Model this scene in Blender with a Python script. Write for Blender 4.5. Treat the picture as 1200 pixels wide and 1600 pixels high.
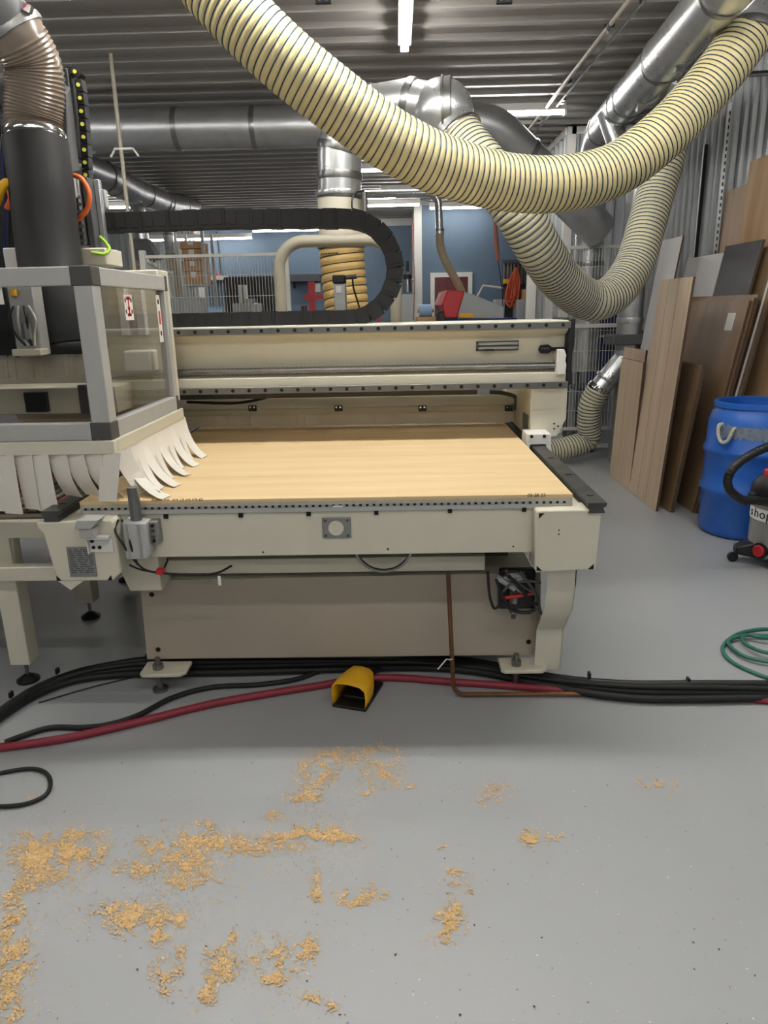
import bpy, bmesh, math, random
from mathutils import Vector, Matrix
random.seed(7)
for o in list(bpy.data.objects): bpy.data.objects.remove(o)
scene = bpy.context.scene
COL = scene.collection
PI = math.pi
# ------------------------------------------------------------------ camera
FPX, CAMH = 1109.0, 1.6
PITCH, YAW, ROLL = map(math.radians, (16.0, 1.2, 1.2))
fw = Vector((-math.sin(YAW)*math.cos(PITCH), math.cos(YAW)*math.cos(PITCH), -math.sin(PITCH)))
rt = Vector((math.cos(YAW), math.sin(YAW), 0)); up = rt.cross(fw)
c_, s_ = math.cos(ROLL), math.sin(ROLL)
rt2 = rt*c_ - up*s_; up2 = rt*s_ + up*c_
CAM = Vector((0, 0, CAMH))
cd = bpy.data.cameras.new('camera'); cam = bpy.data.objects.new('camera', cd); COL.objects.link(cam)
cd.sensor_fit = 'VERTICAL'; cd.sensor_height = 36.0; cd.lens = 36.0*FPX/1600.0
cd.clip_start = 0.05; cd.clip_end = 100
cam.matrix_world = Matrix((( rt2.x, up2.x, -fw.x, 0), (rt2.y, up2.y, -fw.y, 0), (rt2.z, up2.z, -fw.z, CAMH), (0, 0, 0, 1)))
scene.camera = cam
# ------------------------------------------------------------------ world, exposure
w = bpy.data.worlds.new('world'); scene.world = w; w.use_nodes = True
w.node_tree.nodes['Background'].inputs[0].default_value = (0.5, 0.55, 0.6, 1)
w.node_tree.nodes['Background'].inputs[1].default_value = 0.05
scene.view_settings.view_transform = 'Standard'; scene.view_settings.look = 'None'
scene.view_settings.gamma = 1.0; scene.view_settings.use_curve_mapping = False
scene.view_settings.exposure = 0.24
LAMP = 26.0          # emission strength of the ceiling tubes
CEIL = 3.6

def at(px, py, X=None, Y=None, Z=None, D=None):
    """world point seen at a photo pixel on a given plane"""
    d = fw + rt2*((px-600)/FPX) - up2*((py-800)/FPX)
    if D is not None: t = D
    elif X is not None: t = (X-CAM.x)/d.x
    elif Y is not None: t = (Y-CAM.y)/d.y
    else: t = (Z-CAM.z)/d.z
    return CAM + d*t

# ------------------------------------------------------------------ materials
def lin(h):
    h = h.lstrip('#'); out = []
    for i in (0, 2, 4):
        v = int(h[i:i+2], 16)/255
        out.append(v/12.92 if v <= .04045 else ((v+.055)/1.055)**2.4)
    return (*out, 1)
def mat(name, col, rough=.5, metal=0., var=.0, scale=8., col2=None, bump=0., bscale=60., stretch=(1, 1, 1), spec=.5, wave=None):
    m = bpy.data.materials.new(name); m.use_nodes = True
    nt = m.node_tree; n = nt.nodes; L = nt.links; b = n['Principled BSDF']
    b.inputs['Base Color'].default_value = lin(col); b.inputs['Roughness'].default_value = rough
    b.inputs['Metallic'].default_value = metal; b.inputs['Specular IOR Level'].default_value = spec
    if var or bump or col2:
        tc = n.new('ShaderNodeTexCoord'); mp = n.new('ShaderNodeMapping'); mp.inputs['Scale'].default_value = stretch
        L.new(tc.outputs['Object'], mp.inputs['Vector'])
        if var or col2:
            nz = n.new('ShaderNodeTexNoise'); nz.inputs['Scale'].default_value = scale; nz.inputs['Detail'].default_value = 5
            L.new(mp.outputs[0], nz.inputs['Vector'])
            mx = n.new('ShaderNodeMix'); mx.data_type = 'RGBA'
            rp = n.new('ShaderNodeMapRange'); rp.inputs[1].default_value = .32; rp.inputs[2].default_value = .68
            L.new(nz.outputs['Fac'], rp.inputs[0]); L.new(rp.outputs[0], mx.inputs[0])
            a = lin(col); c2 = lin(col2) if col2 else tuple(max(0, x*(1-var)) for x in a[:3])+(1,)
            mx.inputs[6].default_value = a; mx.inputs[7].default_value = c2
            L.new(mx.outputs[2], b.inputs['Base Color'])
            rr = n.new('ShaderNodeMapRange'); rr.inputs[3].default_value = max(.03, rough-.06); rr.inputs[4].default_value = min(1, rough+.08)
            L.new(nz.outputs['Fac'], rr.inputs[0]); L.new(rr.outputs[0], b.inputs['Roughness'])
        if bump:
            nb = n.new('ShaderNodeTexNoise'); nb.inputs['Scale'].default_value = bscale; nb.inputs['Detail'].default_value = 3
            L.new(mp.outputs[0], nb.inputs['Vector'])
            bp = n.new('ShaderNodeBump'); bp.inputs['Strength'].default_value = bump; bp.inputs['Distance'].default_value = .01
            L.new(nb.outputs['Fac'], bp.inputs['Height']); L.new(bp.outputs[0], b.inputs['Normal'])
    return m
def emit(name, col, s):
    m = bpy.data.materials.new(name); m.use_nodes = True; b = m.node_tree.nodes['Principled BSDF']
    b.inputs['Base Color'].default_value = (.8, .8, .8, 1)
    b.inputs['Emission Color'].default_value = col; b.inputs['Emission Strength'].default_value = s
    return m
def glass(name, tint, refl=.08, rough=.02):
    m = bpy.data.materials.new(name); m.use_nodes = True; nt = m.node_tree; n = nt.nodes; L = nt.links
    n.remove(n['Principled BSDF']); out = n['Material Output']
    tr = n.new('ShaderNodeBsdfTransparent'); tr.inputs[0].default_value = tint
    gl = n.new('ShaderNodeBsdfGlossy'); gl.inputs['Roughness'].default_value = rough
    fr = n.new('ShaderNodeLayerWeight'); fr.inputs[0].default_value = .5
    pw = n.new('ShaderNodeMath'); pw.operation = 'POWER'; pw.inputs[1].default_value = 4.; L.new(fr.outputs['Facing'], pw.inputs[0])
    ma = n.new('ShaderNodeMath'); ma.operation = 'MULTIPLY_ADD'; ma.inputs[1].default_value = .6; ma.inputs[2].default_value = .03; L.new(pw.outputs[0], ma.inputs[0])
    mx = n.new('ShaderNodeMixShader'); L.new(ma.outputs[0], mx.inputs[0]); L.new(tr.outputs[0], mx.inputs[1]); L.new(gl.outputs[0], mx.inputs[2])
    L.new(mx.outputs[0], out.inputs[0]); return m
def cloudy(name, col, alpha, rough=.3):
    m = mat(name, col, rough); m.node_tree.nodes['Principled BSDF'].inputs['Alpha'].default_value = alpha; return m

M = {}
M['cream'] = mat('cream paint', '#d3cfbd', .42, var=.05, scale=5)
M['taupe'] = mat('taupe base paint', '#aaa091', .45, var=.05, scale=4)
M['white'] = mat('white paint', '#dcdbd6', .45, var=.05, scale=6)
M['tube_lamp'] = emit('lamp tube', (1, .965, .91, 1), LAMP)
M['tube_bright'] = emit('bright lamp tube', (1, .965, .91, 1), LAMP*2.6)
M['tube_mid'] = emit('medium lamp tube', (1, .965, .91, 1), LAMP*1.35)
M['alu'] = mat('brushed aluminium', '#b4b5b4', .38, .75, var=.10, scale=30, stretch=(.1, 1, 1))
M['alu_grey'] = mat('grey anodised aluminium', '#b2b3b1', .45, .1, var=.05, scale=20)
M['galv'] = mat('galvanised steel', '#cdd0d2', .28, .85, var=.18, scale=9, bump=.06, bscale=5)
M['galv_dull'] = mat('dull galvanised steel', '#b4b6b8', .36, .8, var=.2, scale=7)
M['steel'] = mat('steel', '#8d8d8c', .3, .9, var=.15, scale=20)
M['dark_steel'] = mat('dark rail steel', '#5f5f5e', .35, .7, var=.3, scale=12)
M['chrome'] = mat('bright steel', '#d0d0d0', .15, 1.)
M['rubber'] = mat('black rubber', '#161719', .6, var=.3, scale=6)
M['black'] = mat('black plastic', '#141517', .42, var=.2, scale=10)
M['charcoal'] = mat('charcoal metal', '#4b4c50', .5, var=.12, scale=8)
M['dgrey'] = mat('dark grey corner plastic', '#4a4a49', .55)
M['hole'] = mat('black hole', '#060606', .8)
M['mdf'] = mat('raw mdf board', '#d8c096', .62, var=.0, scale=2.2, col2='#cfb485', stretch=(.5, 6, 6), bump=.03, bscale=90)
M['mdf_edge'] = mat('grey board edge', '#b9b4a6', .7, var=.15, scale=30)
M['maple'] = mat('maple veneer', '#d6c0a5', .48, scale=2.0, col2='#c9b094', stretch=(7, 7, .35))
M['maple_warm'] = mat('knotty maple veneer', '#c7a783', .5, scale=1.6, col2='#a98660', stretch=(3.5, 3.5, .5))
M['maple_pale'] = mat('pale maple veneer', '#b8a08a', .5, scale=2.2, col2='#a68f7a', stretch=(5, 5, .4))
M['wood_edge'] = mat('dark plywood edge', '#5a4634', .7, var=.25, scale=40)
M['brown'] = mat('brown hardboard', '#93785c', .35, scale=2.5, col2='#83694f', stretch=(3, 3, .5))
M['laminate_white'] = mat('white laminate', '#dedcdd', .35, var=.03)
M['laminate_dark'] = mat('dark grey laminate', '#4a4a4b', .4, var=.08, scale=5)
M['vinyl'] = mat('white vinyl strip', '#e4e0d6', .4, var=.06, scale=6)
M['bristle'] = mat('pale nylon bristle', '#ebe5d8', .7, var=.15, scale=90, stretch=(6, 6, .2))
M['barrel'] = mat('dark blue barrel plastic', '#1e3566', .45)
_nt = M['bristle'].node_tree; _b = _nt.nodes['Principled BSDF']; _tr = _nt.nodes.new('ShaderNodeBsdfTranslucent'); _tr.inputs[0].default_value = lin('#efe6d2')
_mx = _nt.nodes.new('ShaderNodeMixShader'); _mx.inputs[0].default_value = .5
_nt.links.new(_b.outputs[0], _mx.inputs[1]); _nt.links.new(_tr.outputs[0], _mx.inputs[2]); _nt.links.new(_mx.outputs[0], _nt.nodes['Material Output'].inputs[0])
M['acrylic'] = glass('clear acrylic', (.88, .88, .87, 1))
M['hose_cream'] = mat('cream hose wall', '#d2c594', .34, var=.10, scale=5)
M['hose_pale'] = mat('pale hose wall', '#c9c4a6', .34, var=.08, scale=5)
M['hose_blue_wire'] = mat('dark blue hose wire', '#1c3a55', .35, var=.2)
M['hose_tan'] = mat('tan fabric hose', '#c2a468', .5, var=.15, scale=9)
M['hose_clear'] = mat('smoked clear hose wall', '#8d8073', .2, var=.25, scale=6)
M['grey_pvc'] = mat('grey pvc pipe', '#7c7d7f', .4, var=.08)
M['cream_pipe'] = mat('cream painted pipe', '#a8a291', .4, var=.08)
M['blue_wall'] = mat('blue painted wall', '#5d7186', .6, var=.06, scale=3)
M['burgundy'] = mat('burgundy door', '#5a1a20', .4, var=.1)
M['red'] = mat('red paint', '#c3242b', .38, var=.08)
M['grey_paint'] = mat('light grey paint', '#a7abab', .45, var=.05)
M['navy'] = mat('navy paint', '#1c2c78', .4)
M['yellow'] = mat('yellow paint', '#e9b112', .42, var=.07, scale=14)
M['drum_blue'] = mat('blue drum plastic', '#1b57b4', .38, col2='#2a66bd', scale=7, bump=.04, bscale=20)
M['residue'] = mat('grey label residue', '#7e8a99', .8, var=.35, scale=30)
M['rope'] = mat('rope', '#c6c0b0', .8, var=.3, scale=80)
M['vac_grey'] = mat('vacuum tank grey', '#9b9c98', .3, .35, var=.06)
M['card'] = mat('cardboard', '#c9a075', .75, var=.1, scale=5)
M['copper'] = mat('weathered copper', '#5b4233', .42, .6, col2='#8b5f3d', scale=3)
M['red_hose'] = mat('red rubber hose', '#8e2a3a', .5, var=.15, scale=5)
M['green_hose'] = mat('green rubber hose', '#2b6a5c', .45, var=.1)
M['orange'] = mat('orange cable', '#e06a2c', .45)
M['cord_orange'] = mat('orange extension cord', '#c8532f', .5, var=.2)
M['green_wire'] = mat('green earth wire', '#9fcf3c', .45)
M['yellow_dot'] = mat('yellow chain pin', '#d3d24a', .5)
M['plate'] = mat('engraved metal plate', '#8b8c8b', .4, .4, var=.1, scale=40)
M['ink'] = mat('dark ink', '#1a1a1c', .6)
M['red_ink'] = mat('dark red marker', '#7c1f22', .7)
M['paper'] = mat('white paper', '#e6e4e0', .6)
M['sign_red'] = mat('sign red', '#c22a2c', .6)
M['dust'] = mat('wood sawdust', '#e2c492', .9, col2='#d4ad75', scale=60)
M['chip_dark'] = mat('dark wood chip', '#4b4038', .9)
M['chip_light'] = mat('pale wood chip', '#d9d2c4', .9)
M['mesh'] = mat('white powder coated wire', '#c4c4be', .45)
M['rack'] = mat('galvanised rack', '#c0c2c2', .4, .4, var=.1, scale=12)
M['belt'] = mat('grey belt fabric', '#7d7568', .7, var=.2, scale=30)
M['belt_red'] = mat('rust red slat', '#8a3a2c', .6, var=.2, scale=10)
M['corr'] = mat('light grey corrugated sheet', '#a9adb0', .42, .2, var=.06, scale=3)
M['ceil'] = mat('grey ribbed ceiling sheet', '#a09d99', .42, .15, var=.10, scale=1.5, stretch=(.3, 1, 1))
M['lightblue'] = mat('light blue wrap', '#8fb4d8', .5)
M['pink_pvc'] = mat('terracotta pole', '#a86b5c', .6)
M['smoke'] = mat('bottle dark', '#23262b', .3)

def floor_mat():
    m = bpy.data.materials.new('grey epoxy floor'); m.use_nodes = True; nt = m.node_tree; n = nt.nodes; L = nt.links; b = n['Principled BSDF']
    tc = n.new('ShaderNodeTexCoord')
    n1 = n.new('ShaderNodeTexNoise'); n1.inputs['Scale'].default_value = .8; n1.inputs['Detail'].default_value = 6
    n2 = n.new('ShaderNodeTexNoise'); n2.inputs['Scale'].default_value = 14; n2.inputs['Detail'].default_value = 8; n2.inputs['Roughness'].default_value = .7
    vo = n.new('ShaderNodeTexVoronoi'); vo.inputs['Scale'].default_value = 9
    for k in (n1, n2, vo): L.new(tc.outputs['Object'], k.inputs['Vector'])
    m1 = n.new('ShaderNodeMix'); m1.data_type = 'RGBA'; m1.inputs[6].default_value = lin('#a6a9ab'); m1.inputs[7].default_value = lin('#9c9fa2')
    L.new(n1.outputs['Fac'], m1.inputs[0])
    r2 = n.new('ShaderNodeMapRange'); r2.inputs[1].default_value = .6; r2.inputs[2].default_value = .8; r2.inputs[4].default_value = .5
    L.new(n2.outputs['Fac'], r2.inputs[0])
    m2 = n.new('ShaderNodeMix'); m2.data_type = 'RGBA'; m2.inputs[7].default_value = lin('#a8a59f')
    L.new(r2.outputs[0], m2.inputs[0]); L.new(m1.outputs[2], m2.inputs[6])
    r3 = n.new('ShaderNodeMapRange'); r3.inputs[1].default_value = .012; r3.inputs[2].default_value = .028; r3.inputs[3].default_value = .55; r3.inputs[4].default_value = 0.
    L.new(vo.outputs['Distance'], r3.inputs[0])
    m3 = n.new('ShaderNodeMix'); m3.data_type = 'RGBA'; m3.inputs[7].default_value = lin('#5c5a57')
    L.new(r3.outputs[0], m3.inputs[0]); L.new(m2.outputs[2], m3.inputs[6])
    L.new(m3.outputs[2], b.inputs['Base Color'])
    rr = n.new('ShaderNodeMapRange'); rr.inputs[3].default_value = .34; rr.inputs[4].default_value = .5
    L.new(n2.outputs['Fac'], rr.inputs[0]); L.new(rr.outputs[0], b.inputs['Roughness'])
    bp = n.new('ShaderNodeBump'); bp.inputs['Strength'].default_value = .05; bp.inputs['Distance'].default_value = .01
    L.new(n2.outputs['Fac'], bp.inputs['Height']); L.new(bp.outputs[0], b.inputs['Normal'])
    return m
M['floor'] = floor_mat()

# ------------------------------------------------------------------ mesh builder
def frame_of(d):
    d = d.normalized(); a = Vector((0, 0, 1)) if abs(d.z) < .9 else Vector((1, 0, 0))
    u = a.cross(d).normalized(); return u, d.cross(u).normalized()
class MB:
    def __init__(s): s.v = []; s.f = []
    def add(s, vs, fs):
        k = len(s.v); s.v += [Vector(p) for p in vs]; s.f += [tuple(i+k for i in f) for f in fs]; return s
    def box(s, x0, x1, y0, y1, z0, z1):
        return s.add([(x, y, z) for x in (x0, x1) for y in (y0, y1) for z in (z0, z1)],
                     [(0, 1, 3, 2), (4, 6, 7, 5), (0, 4, 5, 1), (2, 3, 7, 6), (0, 2, 6, 4), (1, 5, 7, 3)])
    def obox(s, c, ax, ay, az):
        """box from centre and three half-axis vectors"""
        c, ax, ay, az = Vector(c), Vector(ax), Vector(ay), Vector(az)
        return s.add([c+ax*i+ay*j+az*k for i in (-1, 1) for j in (-1, 1) for k in (-1, 1)],
                     [(0, 1, 3, 2), (4, 6, 7, 5), (0, 4, 5, 1), (2, 3, 7, 6), (0, 2, 6, 4), (1, 5, 7, 3)])
    def beam(s, p, q, w, h, upv=(0, 0, 1)):
        p, q = Vector(p), Vector(q); d = (q-p); u = Vector(upv).cross(d).normalized(); v = d.normalized().cross(u)
        return s.obox((p+q)/2, d/2, u*w/2, v*h/2)
    def tube(s, pts, r, n=12, caps=True, closed=False):
        pts = [Vector(p) for p in pts]; N = len(pts); rs = r if isinstance(r, (list, tuple)) else [r]*N
        u = None; k = len(s.v)
        for i, p in enumerate(pts):
            if closed: d = pts[(i+1) % N]-pts[i-1]
            else: d = pts[min(i+1, N-1)]-pts[max(i-1, 0)]
            d = d.normalized()
            if u is None: u, v = frame_of(d)
            else: u = (u-d*u.dot(d)).normalized(); v = d.cross(u)
            for j in range(n):
                a = 2*PI*j/n; s.v.append(p+(u*math.cos(a)+v*math.sin(a))*rs[i])
        for i in range(N if closed else N-1):
            i2 = (i+1) % N
            for j in range(n):
                j2 = (j+1) % n; s.f.append((k+i*n+j, k+i*n+j2, k+i2*n+j2, k+i2*n+j))
        if caps and not closed:
            s.f.append(tuple(k+j for j in range(n))[::-1]); s.f.append(tuple(k+(N-1)*n+j for j in range(n)))
        return s
    def cyl(s, p, q, r, n=16, r2=None, caps=True):
        return s.tube([p, q], [r, r if r2 is None else r2], n, caps)
    def prism(s, poly, axis, a0, a1):
        """extrude a 2d polygon; axis x: (y,z), y: (x,z), z: (x,y)"""
        def mk(p, a): return {'x': (a, p[0], p[1]), 'y': (p[0], a, p[1]), 'z': (p[0], p[1], a)}[axis]
        n = len(poly)
        return s.add([mk(p, a0) for p in poly]+[mk(p, a1) for p in poly],
                     [tuple(range(n))[::-1], tuple(range(n, 2*n))]+[(i, (i+1) % n, n+(i+1) % n, n+i) for i in range(n)])
    def strip(s, poly, axis, a0, a1):
        def mk(p, a): return {'x': (a, p[0], p[1]), 'y': (p[0], a, p[1]), 'z': (p[0], p[1], a)}[axis]
        n = len(poly)
        return s.add([mk(p, a0) for p in poly]+[mk(p, a1) for p in poly], [(i, i+1, n+i+1, n+i) for i in range(n-1)])
    def lathe(s, prof, c, n=32, axis=(0, 0, 1), caps=True):
        ax = Vector(axis).normalized(); c = Vector(c)
        pts = [c+ax*z for r, z in prof]; u, v = frame_of(ax); k = len(s.v)
        for (r, z), p in zip(prof, pts):
            for j in range(n):
                a = 2*PI*j/n; s.v.append(p+(u*math.cos(a)+v*math.sin(a))*r)
        for i in range(len(prof)-1):
            for j in range(n):
                j2 = (j+1) % n; s.f.append((k+i*n+j, k+i*n+j2, k+(i+1)*n+j2, k+(i+1)*n+j))
        if caps:
            s.f.append(tuple(k+j for j in range(n))[::-1]); s.f.append(tuple(k+(len(prof)-1)*n+j for j in range(n)))
        return s
    def sphere(s, c, r, n=24, m=12):
        return s.lathe([(max(1e-4, r*math.sin(PI*i/m)), -r*math.cos(PI*i/m)) for i in range(m+1)], c, n)
    def mesh(s, name, off=Vector((0, 0, 0)), recalc=True, sharp=35):
        me = bpy.data.meshes.new(name); me.from_pydata([tuple(p-off) for p in s.v], [], s.f)
        if recalc:
            bm = bmesh.new(); bm.from_mesh(me); bmesh.ops.recalc_face_normals(bm, faces=bm.faces); bm.to_mesh(me); bm.free()
        me.polygons.foreach_set('use_smooth', [True]*len(me.polygons)); me.set_sharp_from_angle(angle=math.radians(sharp)); me.update()
        return me
    def build(s, name, m, parent=None, bevel=0., stuff=False, label=None, sharp=35, recalc=True):
        if parent is None:
            xs = [p.x for p in s.v]; ys = [p.y for p in s.v]; zs = [p.z for p in s.v]
            off = Vector(((min(xs)+max(xs))/2, (min(ys)+max(ys))/2, min(zs)))
        else:
            r = parent
            while r.parent: r = r.parent
            off = Vector(r.location)
        o = bpy.data.objects.new(name, s.mesh(name, off, recalc, sharp)); COL.objects.link(o)
        o.data.materials.append(M[m] if isinstance(m, str) else m)
        if parent is None: o.location = off
        else: o.parent = parent
        if bevel:
            b = o.modifiers.new('bevel', 'BEVEL'); b.width = bevel; b.segments = 2; b.limit_method = 'ANGLE'; b.angle_limit = math.radians(40)
        if stuff: o['kind'] = 'stuff'
        if label: o['label'] = label
        return o
def tag(o, label, cat, group=None):
    o['label'] = label; o['category'] = cat
    if group: o['group'] = group
    return o
def thing(name, label, cat, loc, group=None):
    o = bpy.data.objects.new(name, None); o.empty_display_size = .1; COL.objects.link(o); o.location = Vector(loc)
    return tag(o, label, cat, group)
def struct(o): o['kind'] = 'structure'; return o
def root_off(p):
    while p.parent: p = p.parent
    return Vector(p.location)
def inst(name, me, parent, loc, rot=None, m=None):
    o = bpy.data.objects.new(name, me); COL.objects.link(o); o.parent = parent
    o.location = Vector(loc)-root_off(parent)
    if rot is not None: o.rotation_euler = rot
    return o
def bake(mb, name, m):
    me = mb.mesh(name); me.materials.append(M[m]); return me
def catmull(pts, per=12):
    P = [Vector(p) for p in pts]; P = [P[0]*2-P[1]]+P+[P[-1]*2-P[-2]]; out = []
    for i in range(1, len(P)-2):
        a, b, c, d = P[i-1:i+3]
        for k in range(per):
            t = k/per
            out.append(.5*((2*b)+(c-a)*t+(2*a-5*b+4*c-d)*t*t+(3*b-a-3*c+d)*t**3))
    out.append(P[-2]); return out
def resample(pts, step):
    L = [0]
    for a, b in zip(pts, pts[1:]): L.append(L[-1]+(b-a).length)
    n = max(2, round(L[-1]/step)); out = []; i = 0
    for k in range(n+1):
        t = L[-1]*k/n
        while i < len(L)-2 and L[i+1] < t: i += 1
        f = (t-L[i])/max(1e-9, L[i+1]-L[i]); out.append(pts[i].lerp(pts[i+1], f))
    return out
def ppath(rows, **kw):
    """rows of (px,py,depth)"""
    return [at(a, b, D=d) for a, b, d in rows]
def fpath(rows, z):
    """points lying on the floor at height z"""
    return [at(a, b, Z=z) for a, b in rows]
def frames(pts):
    u = None; out = []
    for i, p in enumerate(pts):
        d = (pts[min(i+1, len(pts)-1)]-pts[max(i-1, 0)]).normalized()
        if u is None: u, v = frame_of(d)
        else: u = (u-d*u.dot(d)).normalized(); v = d.cross(u)
        out.append((p, u, v))
    return out
def ribbed_hose(parent, path, r, pitch, wall, wire, wr=.004, n=28, amp=.05, helix=True):
    fr = frames(resample(catmull(path), pitch/24)); m_ = MB()
    rings = range(0, len(fr), 4)
    for i in rings:
        p, u, v = fr[i]
        for j in range(n):
            a = 2*PI*j/n; ph = (i/24-j/n) % 1; rr = r*(1-amp*abs(math.cos(PI*ph))**3)
            m_.v.append(p+(u*math.cos(a)+v*math.sin(a))*rr)
    for i in range(len(rings)-1):
        for j in range(n): m_.f.append((i*n+j, i*n+(j+1) % n, (i+1)*n+(j+1) % n, (i+1)*n+j))
    h = m_.build('hose_wall', wall, parent, sharp=80)
    if helix:
        hp = []
        for i, (p, u, v) in enumerate(fr):
            a = 2*PI*i/24; hp.append(p+(u*math.cos(a)+v*math.sin(a))*(r*(1-amp*.6)))
        MB().tube(hp, wr, 5).build('hose_wire', wire, parent, sharp=80)
    return h
def bend(p0, p1, p2, R, k=10):
    """polyline p0-p1-p2 with the corner rounded to radius R"""
    p0, p1, p2 = Vector(p0), Vector(p1), Vector(p2); a = (p0-p1).normalized(); b = (p2-p1).normalized()
    th = math.acos(max(-1, min(1, a.dot(b)))); t = R/math.tan(th/2)
    q0, q1 = p1+a*t, p1+b*t; c = p1+(a+b).normalized()*(R/math.sin(th/2)); out = []
    for i in range(k+1):
        f = i/k; v0 = q0-c; v1 = q1-c; om = PI-th
        out.append(c+(v0*math.sin((1-f)*om)+v1*math.sin(f*om))/math.sin(om))
    return out
def ring(parent, name, p, d, r, w, m):
    d = Vector(d).normalized(); return MB().lathe([(r*.96, -w/2), (r*1.05, -w/2), (r*1.07, 0), (r*1.05, w/2), (r*.96, w/2)], p, 28, d).build(name, m, parent)
def text_obj(body, size, parent, name, m, origin, xdir, ydir, extrude=.0006, font_bold=False):
    cu = bpy.data.curves.new(name, 'FONT'); cu.body = body; cu.size = size; cu.extrude = extrude; cu.offset = .0
    tmp = bpy.data.objects.new('tmp', cu); COL.objects.link(tmp)
    dg = bpy.context.evaluated_depsgraph_get(); me = bpy.data.meshes.new_from_object(tmp.evaluated_get(dg))
    bpy.data.objects.remove(tmp)
    o = bpy.data.objects.new(name, me); COL.objects.link(o); me.materials.clear(); me.materials.append(M[m])
    x = Vector(xdir).normalized(); y = Vector(ydir).normalized(); z = x.cross(y)
    o.parent = parent; p = Vector(origin)-root_off(parent)
    o.matrix_local = Matrix(((x.x, y.x, z.x, p.x), (x.y, y.y, z.y, p.y), (x.z, y.z, z.z, p.z), (0, 0, 0, 1)))
    return o

# ================================================================== THE SETTING
XL, XR, YF, YB = -9.0, 2.95, -8.0, 19.0
struct(MB().box(XL, XR, YF, YB, -.1, 0).build('floor', 'floor'))
def sheet_profile(width, pitch, depth, rib):
    """one ribbed sheet: offsets across the sheet and rib heights"""
    n = round(width/pitch); out = []
    for i in range(n):
        a = i*pitch
        out += [(a, 0), (a+pitch*.5-rib, 0), (a+pitch*.5-rib*.55, depth), (a+pitch*.5+rib*.55, depth), (a+pitch*.5+rib, 0)]
    out.append((n*pitch, 0)); return out
def empty_struct(name, loc):
    o = bpy.data.objects.new(name, None); o.empty_display_size = .1; COL.objects.link(o); o.location = loc; return struct(o)
ce = empty_struct('ceiling', (0, 0, CEIL))
prof = sheet_profile(.9, .3, .035, .05); m_ = MB()
m_.strip([(a, -d) for a, d in prof]+[(.9, .02), (0, .02), (0, 0)], 'x', XL, XR)
me_ = bake(m_, 'ceiling_panel', 'ceil')
for i in range(30): inst('ceiling_panel', me_, ce, (0, YF+.9*i, CEIL))
wr_ = empty_struct('wall_right', (XR, 0, 0))
prof = sheet_profile(.9, .15, .03, .028); m_ = MB()
m_.strip([(-d, a) for a, d in prof]+[(.05, .9), (.05, 0), (0, 0)], 'z', 0, CEIL)
me_ = bake(m_, 'wall_panel', 'corr')
for i in range(19): inst('wall_panel', me_, wr_, (XR, YF+.9*i, 0))
wb = empty_struct('wall_rear', (-5, YB-.6, 0))
m_ = MB(); m_.strip([(a, -d) for a, d in prof]+[(.9, .05), (0, .05), (0, 0)], 'z', 0, CEIL); me_ = bake(m_, 'wall_panel', 'corr')
for i in range(5): inst('wall_panel', me_, wb, (XL+.9*i, 18.4, 0))
struct(MB().box(XL-.1, XL, YF, YB, 0, CEIL).build('wall_left', 'corr'))
struct(MB().box(XL, XR, YF-.1, YF, 0, CEIL).build('wall_front', 'corr'))
# blue office walls at the far end
YR, YLW = 15.5, 17.5
xa = at(655, 420, Y=YR).x
struct(MB().box(xa+.06, XR, YR, YR+.1, 0, CEIL).build('wall_rear_right', 'blue_wall'))
struct(MB().box(-4.5, xa, YLW, YLW+.1, 0, 3.42).build('wall_rear_left', 'blue_wall'))
struct(MB().box(xa-.10, xa+.06, YR-.03, YLW, 0, CEIL).build('trim_1', 'white', bevel=.01))
struct(MB().box(-4.62, -4.44, YLW-.05, YLW+.1, 0, 3.42).build('trim_2', 'white', bevel=.01))
struct(MB().box(-4.62, xa, YLW-.04, YLW+.12, 3.42, CEIL).build('trim_3', 'white'))
# burgundy door
dl, dr = at(679, 440, Y=YR).x, at(731, 440, Y=YR).x
dz = at(705, 433, Y=YR).z
d1 = struct(MB().box(dl, dr, YR-.04, YR, .01, dz).build('door_1', 'burgundy', bevel=.005))
fr = MB(); fr.box(dl-.09, dl, YR-.05, YR, 0, dz+.09); fr.box(dr, dr+.09, YR-.05, YR, 0, dz+.09); fr.box(dl, dr, YR-.05, YR, dz, dz+.09)
fr.build('door_frame', 'white', d1)
for i in range(2):
    for j, (a, b) in enumerate(((.12, .75), (.95, 1.75), (1.85, dz-.12))):
        x0 = dl+.09+i*(dr-dl)/2; x1 = x0+(dr-dl)/2-.16
        MB().box(x0, x1, YR-.055, YR-.04, a, b).build('door_panel', 'burgundy', d1, bevel=.01)
# corrugated enclosure on the right, behind the mesh fence
en = empty_struct('wall_enclosure', (2.6, 9.2, 0))
cx = at(893, 200, Y=9.2); zt = min(CEIL-.04, cx.z)
m_ = MB()
pr = sheet_profile(1.2, .15, .03, .028)
m_.strip([(cx.x+a, 9.2-d) for a, d in pr if cx.x+a < XR], 'z', 0, zt); m_.build('enclosure_front', 'corr', en)
m_ = MB(); pr = sheet_profile(2.4, .24, .06, .05)
m_.strip([(cx.x-d, 9.2+a) for a, d in pr], 'z', 0, zt-.06); m_.build('enclosure_side', 'corr', en)
m_ = MB(); m_.box(cx.x-.05, cx.x+.05, 9.15, 9.25, 0, zt+.02); m_.box(cx.x-.07, cx.x, 9.2, 11.6, zt-.06, zt+.02); m_.box(cx.x, XR, 9.15, 9.2, zt-.06, zt+.02)
m_.build('enclosure_trim', 'white', en)

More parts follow.
